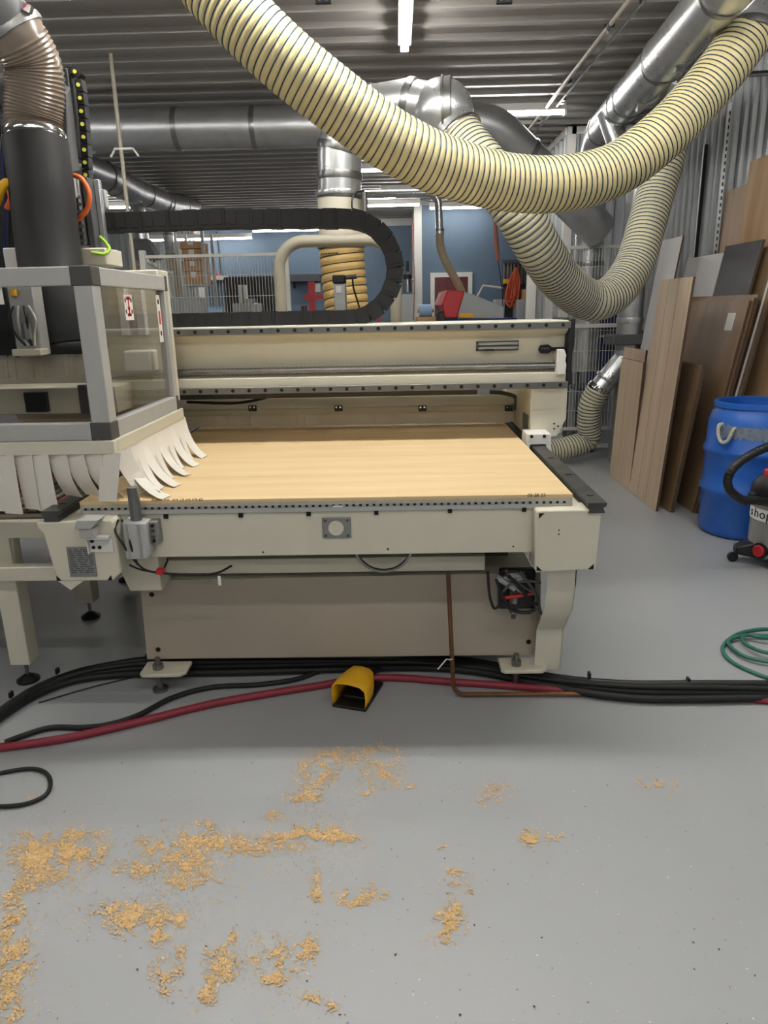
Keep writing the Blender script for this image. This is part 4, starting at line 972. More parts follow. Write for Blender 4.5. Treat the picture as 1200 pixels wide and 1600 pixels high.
# cream tube hoop behind and pneumatic actuator
hl, hr, ht = at(440, 490, Y=4.6).x, at(619, 490, Y=4.6).x, at(520, 376, Y=4.6).z
a_, b_, c2_, d_ = Vector((hl, 4.6, 1.35)), Vector((hl, 4.6, ht)), Vector((hr, 4.6, ht)), Vector((hr, 4.6, 1.35))
MB().tube([a_]+bend(a_, b_, c2_, .16, 10)+bend(b_, c2_, d_, .16, 10)+[d_], .036, 18).build('tube_hoop', 'cream_pipe', cn, label='cream tube hoop behind the gantry', sharp=60)
ac = at(532, 470, Y=4.35)
za = lambda py: at(532, py, Y=4.35).z
av = MB().box(ac.x-.035, ac.x+.035, 4.31, 4.39, 1.35, za(443)).build('lift_cylinder', 'alu', cn, bevel=.006)
MB().box(ac.x-.04, ac.x+.036, 4.30, 4.4, za(443), za(430)).build('cylinder_cap', 'black', av, bevel=.008)
MB().cyl((ac.x+.03, 4.34, za(434)), (ac.x+.10, 4.34, za(433)), .013, 10).build('air_fitting', 'dark_steel', av)
MB().tube(catmull([(ac.x+.075, 4.34, za(435)), (ac.x+.08, 4.33, za(450)), (ac.x+.10, 4.33, za(470)), (ac.x+.12, 4.33, za(490))]), .006, 6).build('air_tube', 'black', av)
MB().box(ac.x-.02, ac.x+.012, 4.30, 4.312, za(458), za(447)).build('air_label', 'paper', av)

# ------------------------------------------------------------------ head enclosure
EX1, EX0, EY0, EY1 = -1.07, -2.25, 2.62, 3.48
EZT, EZB = 1.765, 1.145; TW = .07
def rail(x0, x1, y0, y1, z0, z1, nm='frame_rail', m='alu_grey'): return MB().box(x0, x1, y0, y1, z0, z1).build(nm, m, cn, bevel=.004)
rail(EX0, EX1-.075, EY0, EY0+.045, EZT-.065, EZT); rail(EX0, EX1-.075, EY0, EY0+.045, EZB, EZB+.065)
rail(EX1-.045, EX1, EY0+.075, EY1, EZT-.065, EZT); rail(EX1-.045, EX1, EY0+.075, EY1, EZB, EZB+.065)
rail(EX1-.07, EX1, EY0, EY0+.07, EZB+.065, EZT-.065, 'frame_post'); rail(EX1-.045, EX1, EY1-.045, EY1, EZB+.065, EZT-.065, 'frame_post')
for z0, z1 in ((EZT-.067, EZT+.002), (EZB-.002, EZB+.067)):
    MB().box(EX1-.077, EX1+.002, EY0-.002, EY0+.077, z0, z1).build('corner_block', 'dgrey', cn, bevel=.004)
MB().box(EX1-.047, EX1+.002, EY1-.03, EY1+.002, EZT-.067, EZT+.002).build('corner_block', 'dgrey', cn, bevel=.003)
MB().box(EX1-.047, EX1+.002, EY1-.03, EY1+.002, EZB, EZB+.067).build('corner_block', 'dgrey', cn, bevel=.003)
gf = MB().box(EX0, EX1-.06, EY0+.018, EY0+.023, EZB+.06, EZT-.06).build('window_pane', 'acrylic', cn, label='clear acrylic front pane')
gs = MB().box(EX1-.025, EX1-.02, EY0+.06, EY1-.04, EZB+.06, EZT-.06).build('window_pane', 'acrylic', cn, label='clear acrylic side pane')
st = MB().box(EX1-.0198, EX1-.0190, 2.96, 3.05, 1.575, 1.675).build('warning_sticker', 'paper', gs)
for zz, k2 in ((1.655, 1.), (1.615, .6), (1.59, 1.)): MB().box(EX1-.0189, EX1-.0184, 3.005-.022*k2, 3.005+.022*k2, zz, zz+.012).build('sticker_mark', 'sign_red', st)
MB().box(EX1-.0189, EX1-.0184, 3.0, 3.012, 1.59, 1.665).build('sticker_mark', 'sign_red', st)
for yy in (2.972, 3.036):
    for zz in (1.60, 1.645): MB().box(EX1-.0189, EX1-.0184, yy-.006, yy+.006, zz, zz+.016).build('sticker_mark', 'ink', st)
st2 = MB().box(EX1-.0198, EX1-.0190, 3.36, 3.41, 1.47, 1.68).build('warning_sticker', 'paper', gs)
for zz in (1.5, 1.64): MB().box(EX1-.0189, EX1-.0184, 3.375, 3.395, zz, zz+.02).build('sticker_mark', 'ink', st2)
MB().box(EX1-.0189, EX1-.0184, 3.375, 3.395, 1.55, 1.61).build('sticker_mark', 'sign_red', st2)
p = at(1, 462, Y=EY0+.012); MB().box(p.x-.05, p.x+.006, EY0+.0145, EY0+.0178, p.z-.03, p.z+.03).build('warning_sticker', 'paper', gf)
# skirt + curtain strips
sk = MB().box(EX0, EX1+.012, EY0-.016, EY0+.02, 1.095, EZB).box(EX1-.03, EX1+.012, EY0+.02, EY1+.03, 1.095, EZB).build('curtain_skirt', 'cream', cn, bevel=.003)
for px in (153, ): p = at(px, 687, Y=EY0-.017); MB().cyl((p.x, EY0-.018, p.z), (p.x, EY0-.015, p.z), .004, 8).build('skirt_screw', 'steel', sk)
def strip_mesh(curve, wdir, wd, twist=0.):
    """ribbon from a list of points, widened along wdir; thin but with real thickness"""
    wdir = Vector(wdir).normalized(); m_ = MB(); n = len(curve); V = []
    for i, p in enumerate(curve):
        p = Vector(p); f = i/(n-1); t = (Vector(curve[min(i+1, n-1)])-Vector(curve[max(i-1, 0)])).normalized()
        nn = t.cross(wdir).normalized(); ww = (wdir+nn*twist*f).normalized()
        for a, b in ((-1, -1), (1, -1), (1, 1), (-1, 1)): V.append(p+ww*wd/2*a+nn*.0011*b)
    F_ = [(i*4+j, i*4+(j+1) % 4, i*4+4+(j+1) % 4, i*4+4+j) for i in range(n-1) for j in range(4)]+[(0, 3, 2, 1), (n*4-4, n*4-3, n*4-2, n*4-1)]
    return m_.add(V, F_)
random.seed(21)
# front strips, hanging; those over the bed curl
xs_ = -2.2; i = 0
while xs_ < -1.10:
    over = xs_ > -1.30
    yb = random.uniform(-.012, .02); sl_ = random.uniform(.0, .012)
    if not over:
        cur = [(xs_+.010*f, EY0-.006-.014*math.sin(f*PI*.5)-yb*f-.006*(i % 2), 1.10-(.215+.012*(i % 3)/2)*f) for f in [k/8 for k in range(9)]]
    else:
        k3 = (xs_+1.30)/.2
        cur = [(xs_+.02*f+.05*f*f*k3, EY0-.002+.03*f-.02*math.sin(f*PI), 1.10-.175*(f**.9)) for f in [k/8 for k in range(9)]]
    strip_mesh(cur, (1, -.22, 0), .078, random.uniform(-.25, .25)).build('curtain_strip', 'vinyl', sk, sharp=80)
    xs_ += .0655; i += 1
# the tall corner strip standing before the bed corner
strip_mesh([(-1.075-.02*f, EY0-.012-.045*f, 1.10-.178*f) for f in [k/8 for k in range(9)]], (1, -.25, 0), .085, .1).build('curtain_strip', 'vinyl', sk, sharp=80)
strip_mesh([(-1.05+.06*f, EY0+.02+.04*f, 1.10-.175*f**.8) for f in [k/8 for k in range(9)]], (.6, .8, 0), .085, -.3).build('curtain_strip', 'vinyl', sk, sharp=80)
# side strips swept out over the bed
ys = 2.72; k = 0
while ys < 3.53:
    out_ = .185-.028*(k % 3)-.07*(ys-2.7); fwd = .13+.05*random.random()
    cur = []
    for f in [j/10 for j in range(11)]:
        cur.append((EX1+.004+out_*(f*f*.75+f*.25), ys-.10*f*f-.02*f+random.uniform(0, .001), 1.10-(.176-.0)*(1-(1-f)**1.5)))
    strip_mesh(cur, (.25, 1, 0), .056+.006*random.random(), random.uniform(-.15, .15)-(.5 if k % 3 == 1 else .0)).build('curtain_strip', 'vinyl', sk, sharp=80)
    ys += .0645; k += 1
# ------------------------------------------------------------------ spindle head inside
cp = MB().box(-2.2, -1.13, 3.55, 3.715, 1.16, 1.80).build('carriage_plate', 'cream', cn, bevel=.006)
for x0, x1 in ((-1.32, -1.28), (-1.24, -1.20)): MB().box(x0, x1, 3.50, 3.55, 1.50, 1.74).build('guide_block', 'white', cp, bevel=.004)
MB().box(-1.30, -1.17, 3.44, 3.55, 1.33, 1.43).build('side_bracket', 'white', cp, bevel=.008)
MB().box(-2.2, -1.3, 3.3, 3.5, 1.155, 1.28).build('tool_changer', 'cream', cp, bevel=.006)
MB().box(-1.72, -1.62, 3.27, 3.31, 1.17, 1.26).build('tool_slot', 'hole', cp)
MB().box(-1.46, -1.42, 3.26, 3.3, 1.16, 1.29).build('guide_post', 'charcoal', cp)
# dust hood + big black hose
ph = [at(56, 222, D=2.95), at(66, 300, D=2.97), at(76, 390, D=3.0), at(90, 480, D=3.0), at(104, 540, D=3.02)]
bh = MB().tube(resample(catmull(ph), .03), .128, 32).build('black_hose', 'rubber', cn, sharp=80, label='thick smooth black rubber hose')
e_ = ph[-1]
MB().box(e_.x-.13, e_.x+.14, e_.y-.13, e_.y+.12, e_.z-.03, e_.z+.02).build('hose_boot', 'rubber', bh, bevel=.02)
bri = MB(); random.seed(9)
x = e_.x-.42
while x < e_.x+.15:
    w_ = random.uniform(.008, .018); y_ = e_.y-.1+random.uniform(-.006, .006); zt2 = e_.z-.03; zb2 = e_.z-.12+random.uniform(-.012, .008)
    bri.add([(x, y_, zt2), (x+w_, y_, zt2), (x+w_, y_-.01, zb2), (x, y_-.01, zb2), (x, y_+.008, zt2), (x+w_, y_+.008, zt2), (x+w_, y_-.002, zb2), (x, y_-.002, zb2)], [(0, 1, 2, 3), (5, 4, 7, 6), (0, 3, 7, 4), (1, 5, 6, 2), (3, 2, 6, 7)]); x += w_
bri.build('head_brush', 'bristle', cn, stuff=True)
MB().box(e_.x-.45, e_.x-.13, e_.y-.1, e_.y+.1, e_.z-.04, e_.z+.0).build('brush_plate', 'charcoal', cn)
# smoked hose above with clamps
h2 = [ph[0]+Vector((0, 0, -.01)), at(52, 190, D=2.94), at(55, 140, D=2.9), at(50, 100, D=2.86), at(30, 62, D=2.8), at(18, 45, D=2.78)]
sh_ = MB().tube(resample(catmull(h2), .007), [.113+(.003 if i_ % 2 else -.003) for i_ in range(len(resample(catmull(h2), .007)))], 30).build('smoked_hose', 'hose_clear', cn, sharp=60, label='smoky ribbed transparent hose')
d0 = (h2[1]-h2[0]).normalized()
for q_ in (.01, .035): ring(sh_, 'hose_clamp', h2[0]+d0*q_, d0, .116, .022, 'chrome')
d1_ = (h2[-1]-h2[-2]).normalized()
ring(sh_, 'hose_clamp', h2[-1]-d1_*.01, d1_, .118, .03, 'alu')
cl = h2[-1]+Vector((.09, -.07, .05)); MB().obox(cl, Vector((.03, .0, -.015)), Vector((0, .012, 0)), Vector((.006, 0, .012))).build('clamp_screw', 'chrome', sh_)
h3 = [h2[-1]-d1_*.02, at(-8, 8, D=2.7), at(-60, -60, D=2.55), at(-110, -130, D=2.4)]
MB().tube(resample(catmull(h3), .05), .104, 28).build('grey_duct', 'grey_pvc', cn, sharp=80, label='grey rigid duct at the top left corner')
MB().tube(catmull([at(-10, -40, D=2.55), at(12, 12, D=2.66), at(21, 25, D=2.7)]), .006, 6).build('red_wire', 'red_hose', cn)
# pale sheet fin behind the smoked hose
MB().tube(catmull([at(38, 42, D=3.02), at(52, 52, D=3.02), at(72, 68, D=3.03), at(84, 85, D=3.03), at(91, 105, D=3.04)]), .016, 8).build('cable_sleeve', 'white', cn, sharp=80)
# control box and vertical chain
bz = lambda px, py, Y=3.35: at(px, py, Y=Y)
q0, q1 = bz(95, 131), bz(110, 131)
cbx = MB().add([bz(93, 150, 3.30), bz(97, 268, 3.30), bz(108, 272, 3.30), bz(104, 145, 3.30), bz(90, 128, 3.55), bz(97, 262, 3.55), bz(125, 268, 3.55), bz(110, 136, 3.55)], [(0, 1, 2, 3), (4, 7, 6, 5), (0, 3, 7, 4), (1, 5, 6, 2), (2, 6, 7, 3), (0, 4, 5, 1)]).build('control_box', 'charcoal', cn, bevel=.006)
MB().box(bz(90, 108, 3.6).x, bz(108, 108, 3.6).x, 3.58, 3.7, bz(95, 250, 3.6).z, bz(95, 108, 3.6).z).build('chain_tray', 'black', cn, bevel=.005)
pc = [bz(110, 275, 3.62), bz(107, 180, 3.62), bz(105, 130, 3.62), bz(109, 114, 3.62), bz(115, 109, 3.62), bz(121, 115, 3.62), bz(127, 140, 3.62), bz(131, 180, 3.62), bz(135, 230, 3.62), bz(137, 275, 3.62)]
pc = resample(catmull(pc, 6), .052)
lk2 = MB().box(-.0245, .0245, -.025, .025, -.016, .016); lk2m = bake(lk2, 'chain_link', 'black')
vch = MB().tube(pc, .012, 8).build('vertical_chain', 'black', cn, label='black energy chain with yellow pins standing upright', sharp=80)
for i, p in enumerate(pc):
    d = pc[min(i+1, len(pc)-1)]-pc[max(i-1, 0)]
    inst('chain_link', lk2m, vch, p, (0, -math.atan2(d.z, d.x), 0))
    MB().cyl(p+Vector((0, -.030, 0)), p+Vector((0, -.024, 0)), .0085, 10).build('chain_pin', 'yellow_dot', vch)
# motor, brackets, orange and green cables
mz = lambda px, py, Y=3.4: at(px, py, Y=Y)
mo = MB().box(mz(106, 300).x, mz(130, 300).x, 3.36, 3.5, mz(115, 384).z, mz(115, 276).z).build('servo_motor', 'steel', cn, bevel=.01)
for i in range(7): MB().box(mz(106, 300).x-.004, mz(130, 300).x+.004, 3.352, 3.36, mz(115, 380).z+i*.03, mz(115, 380).z+i*.03+.012).build('cooling_fin', 'galv_dull', mo)
MB().box(mz(114, 300).x, mz(127, 300).x, 3.335, 3.36, mz(115, 312).z, mz(115, 280).z).build('motor_plug', 'grey_paint', mo, bevel=.004)
MB().box(mz(132, 300).x, mz(142, 300).x, 3.38, 3.52, mz(115, 393).z, mz(115, 278).z).build('motor_bracket', 'charcoal', cn, bevel=.004)
MB().box(mz(142, 300).x, mz(151, 300).x, 3.44, 3.47, mz(115, 390).z, mz(115, 278).z).build('bracket_edge', 'galv', cn, bevel=.004)
MB().box(mz(142, 300, 3.6).x, mz(166, 300, 3.6).x, 3.58, 3.62, mz(115, 327, 3.6).z, mz(115, 298, 3.6).z).build('chain_bracket', 'grey_paint', cn, bevel=.004)
MB().box(mz(108, 400).x, mz(171, 400).x, 3.36, 3.56, mz(120, 416).z, mz(120, 389).z).build('head_cap', 'cream', cn, bevel=.006)
MB().tube(catmull([mz(116, 274, 3.3), mz(128, 280, 3.28), mz(139, 300, 3.27), mz(138, 322, 3.27), mz(128, 338, 3.28), mz(113, 347, 3.3)]), .0105, 10).build('orange_cable', 'orange', cn, sharp=80)
MB().tube(catmull([mz(156, 370, 3.42), mz(166, 380, 3.4), mz(171, 390, 3.38), mz(162, 397, 3.36), mz(142, 394, 3.34)]), .007, 8).build('earth_wire', 'green_wire', cn, sharp=80)
# far-left dark electrics
el = MB().box(at(-60, 300, Y=3.3).x, at(14, 300, Y=3.3).x, 3.3, 3.55, at(0, 420, Y=3.3).z, at(0, 120, Y=3.3).z).build('electrics_box', 'black', cn, bevel=.01)
for i in range(6):
    MB().tube(catmull([at(-8+i*3, 150+i*9, Y=3.22), at(6+i*2, 190+i*12, Y=3.2), at(2+i*3, 250+i*8, Y=3.2), at(9+i, 330+i*6, Y=3.22), at(4+i*2, 400, Y=3.25)]), .008, 6).build('loose_cable', ('black', 'navy', 'rubber')[i % 3], el, sharp=80)
MB().tube(catmull([at(-6, 318, Y=3.15), at(2, 296, Y=3.13), at(10, 286, Y=3.13), at(18, 292, Y=3.15)]), .018, 10).build('yellow_hose', 'yellow', el, sharp=80)
MB().tube(catmull([at(14, 292, Y=3.18), at(18, 310, Y=3.16), at(12, 325, Y=3.18)]), .014, 8).build('orange_hose', 'orange', el, sharp=80)
MB().box(at(5, 400, Y=3.2).x, at(28, 400, Y=3.2).x, 3.2, 3.3, at(10, 425, Y=3.2).z, at(10, 387, Y=3.2).z).build('terminal_cover', 'white', el, bevel=.006)
# toolholder seen through the pane
th = at(38, 500, Y=2.86)
tz = lambda py: at(38, py, Y=2.86).z
tb = MB().box(th.x-.05, th.x+.05, 2.86, 2.94, tz(556), tz(436)).build('valve_column', 'alu_grey', cn, bevel=.006)
MB().box(th.x-.055, th.x+.06, 2.83, 2.9, tz(556), tz(545)).build('valve_foot', 'cream', tb, bevel=.004)
MB().cyl((th.x-.02, 2.85, tz(462)), (th.x-.02, 2.85, tz(452)), .012, 12).build('yellow_fitting', 'yellow', tb)
MB().cyl((th.x+.01, 2.845, tz(530)), (th.x+.01, 2.845, tz(505)), .022, 16).build('air_filter', 'chrome', tb)
for i in range(4): MB().tube(catmull([(th.x-.03+i*.02, 2.85, tz(478)), (th.x-.045+i*.035, 2.83, tz(500)), (th.x-.03+i*.025, 2.835, tz(522)), (th.x+i*.012, 2.84, tz(540))]), .0045, 6).build('air_tube', 'white' if i % 2 else 'black', tb, sharp=80)
MB().box(at(-60, 500, Y=2.95).x, at(20, 500, Y=2.95).x, 2.95, 3.15, tz(556), tz(430)).build('spindle_housing', 'black', cn, bevel=.01)

# ------------------------------------------------------------------ side roller table at the left
cv = thing('outfeed_table', 'cream steel outfeed table left of the router, cut by the photo edge', 'table', (-2.3, 3.6, 0))
CX = -1.70
def leg(y, x=CX):
    l = MB().box(x-.045, x+.045, y-.045, y+.045, .10, .745).build('leg', 'cream', cv, bevel=.004)
    MB().cyl((x, y, .03), (x, y, .10), .008, 10).build('leg_stud', 'steel', l)
    MB().lathe([(.05, 0), (.05, .01), (.02, .03), (.012, .035)], (x, y, 0), 20).build('leg_foot', 'black', l)
leg(2.88); leg(3.57); leg(4.12)
leg(2.88, -2.9); leg(4.12, -2.9)
zr = at(40, 815, Y=2.82).z; zr2 = at(40, 841, Y=2.82).z
MB().box(-3.0, -1.36, 2.82, 2.86, zr2, zr).build('table_rail', 'cream', cv, bevel=.004)
zl1, zl2 = at(40, 884, Y=2.80).z, at(40, 906, Y=2.80).z
MB().box(-3.0, -1.34, 2.78, 2.835, zl2, zl1).build('cross_rail', 'cream', cv, bevel=.005)
MB().box(CX-.03, CX+.03, 2.9, 5.0, .68, .745).box(-2.95, -2.89, 2.9, 5.0, .68, .745).build('side_rail', 'cream', cv, bevel=.004)
MB().box(-3.0, -1.42, 2.88, 4.9, zr-.05, zr-.045).build('belt', 'belt', cv)
for i in range(14):
    y = 2.93+i*.14; MB().cyl((-2.98, y, zr-.02), (-1.42, y, zr-.02), .022, 10).build('roller', 'steel' if i % 3 else 'belt', cv)
for i in range(26):
    x = -1.45-i*.05; MB().box(x-.012, x+.012, 2.95, 4.6, zr+.005, zr+.012).build('slat', 'belt_red' if i % 7 < 3 else 'belt', cv)
MB().box(-1.46, -1.41, 2.87, 5.0, zr-.02, zr+.02).build('edge_profile', 'alu', cv)
MB().box(-2.0, -1.95, 3.1, 4.8, .5, .53).build('lower_bar', 'charcoal', cv)

# ================================================================== BOARDS, DRUM, VACUUM
def sheet(label, Y0, Y1, Xb, Xt, zt, th, face, edge='wood_edge', cat='board', group='sheet goods leaning on the right wall', extra=None):
    t = thing('leaning_board', label, cat, (Xb, (Y0+Y1)/2, 0), group)
    a = math.atan2(Xt-Xb, zt); dx, dz_ = math.sin(a), math.cos(a); L = math.hypot(zt, Xt-Xb)
    nx, nz = dz_, -dx      # outward (right) normal
    z_ = th*abs(nz)+.001
    def pt(s, n, y): return (Xb+dx*s+nx*n, y, z_+dz_*s+nz*n)
    MB().add([pt(s, n, y) for s in (0, L) for n in (0, th) for y in (Y0, Y1)],
             [(0, 1, 3, 2), (4, 6, 7, 5), (0, 4, 5, 1), (2, 3, 7, 6), (0, 2, 6, 4), (1, 5, 7, 3)]).build('core', edge, t)
    MB().add([pt(s, n, y) for s in (.0005, L-.0005) for n in (-.0015, .0) for y in (Y0+.0005, Y1-.0005)],
             [(0, 1, 3, 2), (4, 6, 7, 5), (0, 4, 5, 1), (2, 3, 7, 6), (0, 2, 6, 4), (1, 5, 7, 3)]).build('face_veneer', face, t)
    return t, pt, L
t, pt, L = sheet('tall maple veneered board, frontmost of the leaning boards', 5.47, 6.14, 2.05, 2.172, 1.775, .019, 'maple')
for yy in (5.72, 5.93): MB().add([pt(s, n, y) for s in (.002, L-.002) for n in (-.0022, -.0014) for y in (yy, yy+.003)], [(0, 1, 3, 2), (4, 6, 7, 5), (0, 4, 5, 1), (2, 3, 7, 6), (0, 2, 6, 4), (1, 5, 7, 3)]).build('seam', 'wood_edge', t)
t, pt, L = sheet('shorter maple veneered board standing beside the frontmost tall one', 6.145, 6.74, 2.052, 2.09, 1.115, .019, 'maple')
sheet('brown edged board just behind the frontmost maple board', 5.43, 6.05, 2.15, 2.285, 1.14, .03, 'brown')
sheet('narrow maple strip board behind the short maple one', 6.4, 7.0, 2.13, 2.19, 1.2, .018, 'maple')
sheet('tall white laminate board left of the stack, behind the maple', 6.66, 7.15, 2.24, 2.52, 2.155, .016, 'laminate_white')
t, pt, L = sheet('glossy brown hardboard with a white sticker', 5.42, 6.62, 2.32, 2.575, 1.60, .012, 'brown')
MB().add([pt(s, n, y) for s in (1.40, 1.53) for n in (-.004, -.0015) for y in (5.58, 5.70)], [(0, 1, 3, 2), (4, 6, 7, 5), (0, 4, 5, 1), (2, 3, 7, 6), (0, 2, 6, 4), (1, 5, 7, 3)]).build('sticker', 'paper', t)
sheet('brown hardboard behind the one with the sticker', 5.40, 6.6, 2.338, 2.60, 1.62, .012, 'brown')
sheet('brown hardboard third from the front, upright behind the sticker board', 5.41, 6.6, 2.357, 2.628, 1.64, .014, 'brown')
sheet('white laminate board behind the brown hardboards', 6.05, 7.05, 2.402, 2.735, 1.985, .016, 'laminate_white')
sheet('dark grey laminate board beside the white one', 5.62, 6.24, 2.378, 2.719, 2.03, .018, 'laminate_dark')
sheet('board with a white edge right of the dark grey laminate', 5.5, 6.03, 2.43, 2.77, 1.98, .016, 'brown', 'laminate_white')
sheet('brown board right of the white edged one, by the drum', 5.45, 6.03, 2.455, 2.785, 1.98, .02, 'brown')
sheet('tall knotty maple board reaching highest against the wall', 5.1, 6.23, 2.74, 2.84, 2.66, .019, 'maple_warm')
sheet('tall pale maple board behind the knotty one', 5.6, 6.68, 2.77, 2.875, 2.51, .019, 'maple_pale')
# blue drum
dc = Vector((2.475, 4.95, 0)); R_ = .29
dr_ = thing('plastic_drum', 'open blue plastic drum with a rope handle beside the boards', 'drum', dc)
prof = [(.25, 0), (.275, .015), (.285, .04), (.288, .30), (.304, .32), (.304, .345), (.288, .365), (.288, .57), (.304, .59), (.304, .615), (.288, .635), (.286, .80), (.268, .86), (.252, .885), (.250, .90), (.262, .903), (.262, .935), (.252, .94), (.238, .935), (.238, .70)]
MB().lathe(prof, dc, 48, caps=False).build('drum_shell', 'drum_blue', dr_, sharp=40)
MB().cyl(dc+Vector((0, 0, .02)), dc+Vector((0, 0, .03)), .25, 40).build('drum_bottom', 'drum_blue', dr_)
res = MB(); k = 30
rows = []
for zz, r in ((.71, .2893), (.79, .2885)):
    for i in range(k+1):
        a = math.radians(195+75*i/k); rows.append(dc+Vector((r*math.cos(a), r*math.sin(a), zz+.006*math.sin(i*2.1)+random.uniform(-.012, .012))))
res.add(rows, [(i, i+1, k+2+i, k+1+i) for i in range(k)]); res.build('label_residue', 'residue', dr_)
def on_drum(deg, z, out=.0): a = math.radians(deg); return dc+Vector(((.289+out)*math.cos(a), (.289+out)*math.sin(a), z))
rp = catmull([on_drum(203, .80, -.02), on_drum(203, .79, .025), on_drum(205, .73, .035), on_drum(211, .685, .04), on_drum(218, .70, .035), on_drum(222, .77, .025), on_drum(222, .78, -.02)], 8)
MB().tube(rp, .0115, 8).build('rope_handle', 'rope', dr_)
# wet/dry vacuum
vc = Vector((2.40, 4.27, 0))
vv = thing('shop_vacuum', 'grey canister vacuum with black hose in front of the drum', 'vacuum', vc)
MB().lathe([(.17, .06), (.185, .075), (.188, .10), (.192, .44), (.187, .46)], vc, 40).build('tank', 'vac_grey', vv)
MB().lathe([(.205, .44), (.208, .47), (.20, .51), (.165, .56), (.10, .585)], vc, 40).build('motor_head', 'black', vv)
MB().box(vc.x-.15, vc.x+.05, vc.y-.03, vc.y+.03, .585, .61).box(vc.x-.15, vc.x-.12, vc.y-.03, vc.y+.03, .53, .6).build('carry_handle', 'red', vv, bevel=.008)
MB().lathe([(.1935, .3), (.1945, .3), (.1955, .375), (.1945, .375)], vc, 40, caps=False).build('label_band', 'paper', vv)
# lettering wraps the tank letter by letter
for i, ch in enumerate('shop'):
    a = math.radians(176+13.5*i); n_ = Vector((math.cos(a), math.sin(a), 0)); xd = Vector((-n_.y, n_.x, 0))
    text_obj(ch, .08, vv, 'lettering', 'ink', vc+n_*.196-xd*.02+Vector((0, 0, .318)), xd, (0, 0, 1), .0008)
MB().box(vc.x-.235, vc.x-.19, vc.y-.05, vc.y+.02, .43, .47).build('latch', 'black', vv, bevel=.006)
for sx, ang in ((-1, 172), (-1, 244), (1, 316), (1, 28), (1, 100)):
    a = math.radians(ang); n_ = Vector((math.cos(a), math.sin(a), 0)); s_d = Vector((-n_.y, n_.x, 0))
    cf = MB(); P0 = vc+n_*.15; P1 = vc+n_*.27
    cf.add([P0-s_d*.075+Vector((0, 0, .05)), P0+s_d*.075+Vector((0, 0, .05)), P1+s_d*.04+Vector((0, 0, .06)), P1-s_d*.04+Vector((0, 0, .06)),
            P0-s_d*.07+Vector((0, 0, .16)), P0+s_d*.07+Vector((0, 0, .16)), P1+s_d*.035+Vector((0, 0, .11)), P1-s_d*.035+Vector((0, 0, .11))],
           [(0, 3, 2, 1), (4, 5, 6, 7), (0, 1, 5, 4), (1, 2, 6, 5), (2, 3, 7, 6), (3, 0, 4, 7)])
    ft = cf.build('caster_foot', 'black', vv, bevel=.012)
    wc = vc+n_*.275+Vector((0, 0, .033)); MB().cyl(wc-s_d*.011, wc+s_d*.011, .032, 18).build('caster_wheel', 'black', ft)
a = math.radians(207); n_ = Vector((math.cos(a), math.sin(a), 0))
MB().cyl(vc+n_*.17+Vector((0, 0, .115)), vc+n_*.215+Vector((0, 0, .115)), .038, 24).build('drain_cap', 'red', vv, bevel=.006)
MB().cyl(vc+n_*.16+Vector((0, 0, .115)), vc+n_*.2+Vector((0, 0, .115)), .05, 24).build('drain_ring', 'black', vv)
a = math.radians(222); n_ = Vector((math.cos(a), math.sin(a), 0))
hp = [vc+n_*.17+Vector((0, 0, .42)), vc+n_*.27+Vector((0, 0, .42)), at(1160, 781, Y=4.08), at(1140, 765, Y=4.06), at(1138, 745, Y=4.06), at(1152, 725, Y=4.06), at(1178, 708, Y=4.08), at(1205, 697, Y=4.1), at(1240, 690, Y=4.2)]
hp[1] = at(1182, 782, Y=4.1)
MB().tube(resample(catmull(hp), .006), [.0255+.0012*math.sin(i*1.6) for i in range(len(resample(catmull(hp), .006)))], 16).build('vacuum_hose', 'black', vv, sharp=80)

# ================================================================== FLOOR ITEMS
# big black cable bundle passing under the machine
rows = [(-40, 1145), (10, 1108), (60, 1078), (120, 1056), (190, 1046), (250, 1043), (400, 1040), (560, 1036), (660, 1036), (740, 1042), (820, 1056), (900, 1070), (990, 1080), (1090, 1082), (1210, 1082)]
base = catmull(fpath(rows, .03), 8)
t = thing('cable_bundle', 'thick black bundle of cables running along the floor under the machine', 'cable bundle', (base[60].x, base[60].y, 0))
for k, (dy, dz2, r) in enumerate(((0, 0, .024), (.04, .0, .018), (-.035, -.008, .016), (.018, .032, .017), (-.012, .03, .012), (.065, -.01, .012))):
    pts = [p+Vector((0, dy*(1+.25*math.sin(i*.13+k)), dz2*max(.2, math.cos(i*.05+k*.3)**2) if dz2 > 0 else dz2)) for i, p in enumerate(base)]
    MB().tube(pts, r, 10).build('cable', 'black' if k % 2 else 'rubber', t, sharp=80)
for i in (9, 20, 38, 78, 90, 103):
    p = base[i]; MB().obox(p+Vector((0, .02, .045)), Vector((.005, 0, 0)), Vector((0, .012, 0)), Vector((0, .0, .012))).build('cable_tie', 'black', t)
# thin black cable
rows = [(8, 1160), (40, 1148), (80, 1137), (130, 1137), (170, 1132), (215, 1118), (270, 1090), (330, 1074), (400, 1070), (460, 1062), (500, 1048), (530, 1034)]
tag(MB().tube(catmull(fpath(rows, .012), 8), .0115, 8).build('floor_cable', 'rubber', sharp=80), 'black cable snaking behind the red hose at left', 'cable')
rows = [(590, 1045), (620, 1032), (660, 1028), (720, 1030)]
tag(MB().tube(catmull(fpath(rows, .012), 8), .011, 8).build('pedal_cable', 'rubber', sharp=80), 'black cable from the yellow foot pedal under the machine', 'cable')
rows = [(60, 1098), (150, 1072), (235, 1052)]
tag(MB().tube(catmull(fpath(rows, .005), 8), .003, 6).build('thin_wire', 'black', sharp=80), 'very thin black wire on the floor by the left foot', 'wire')
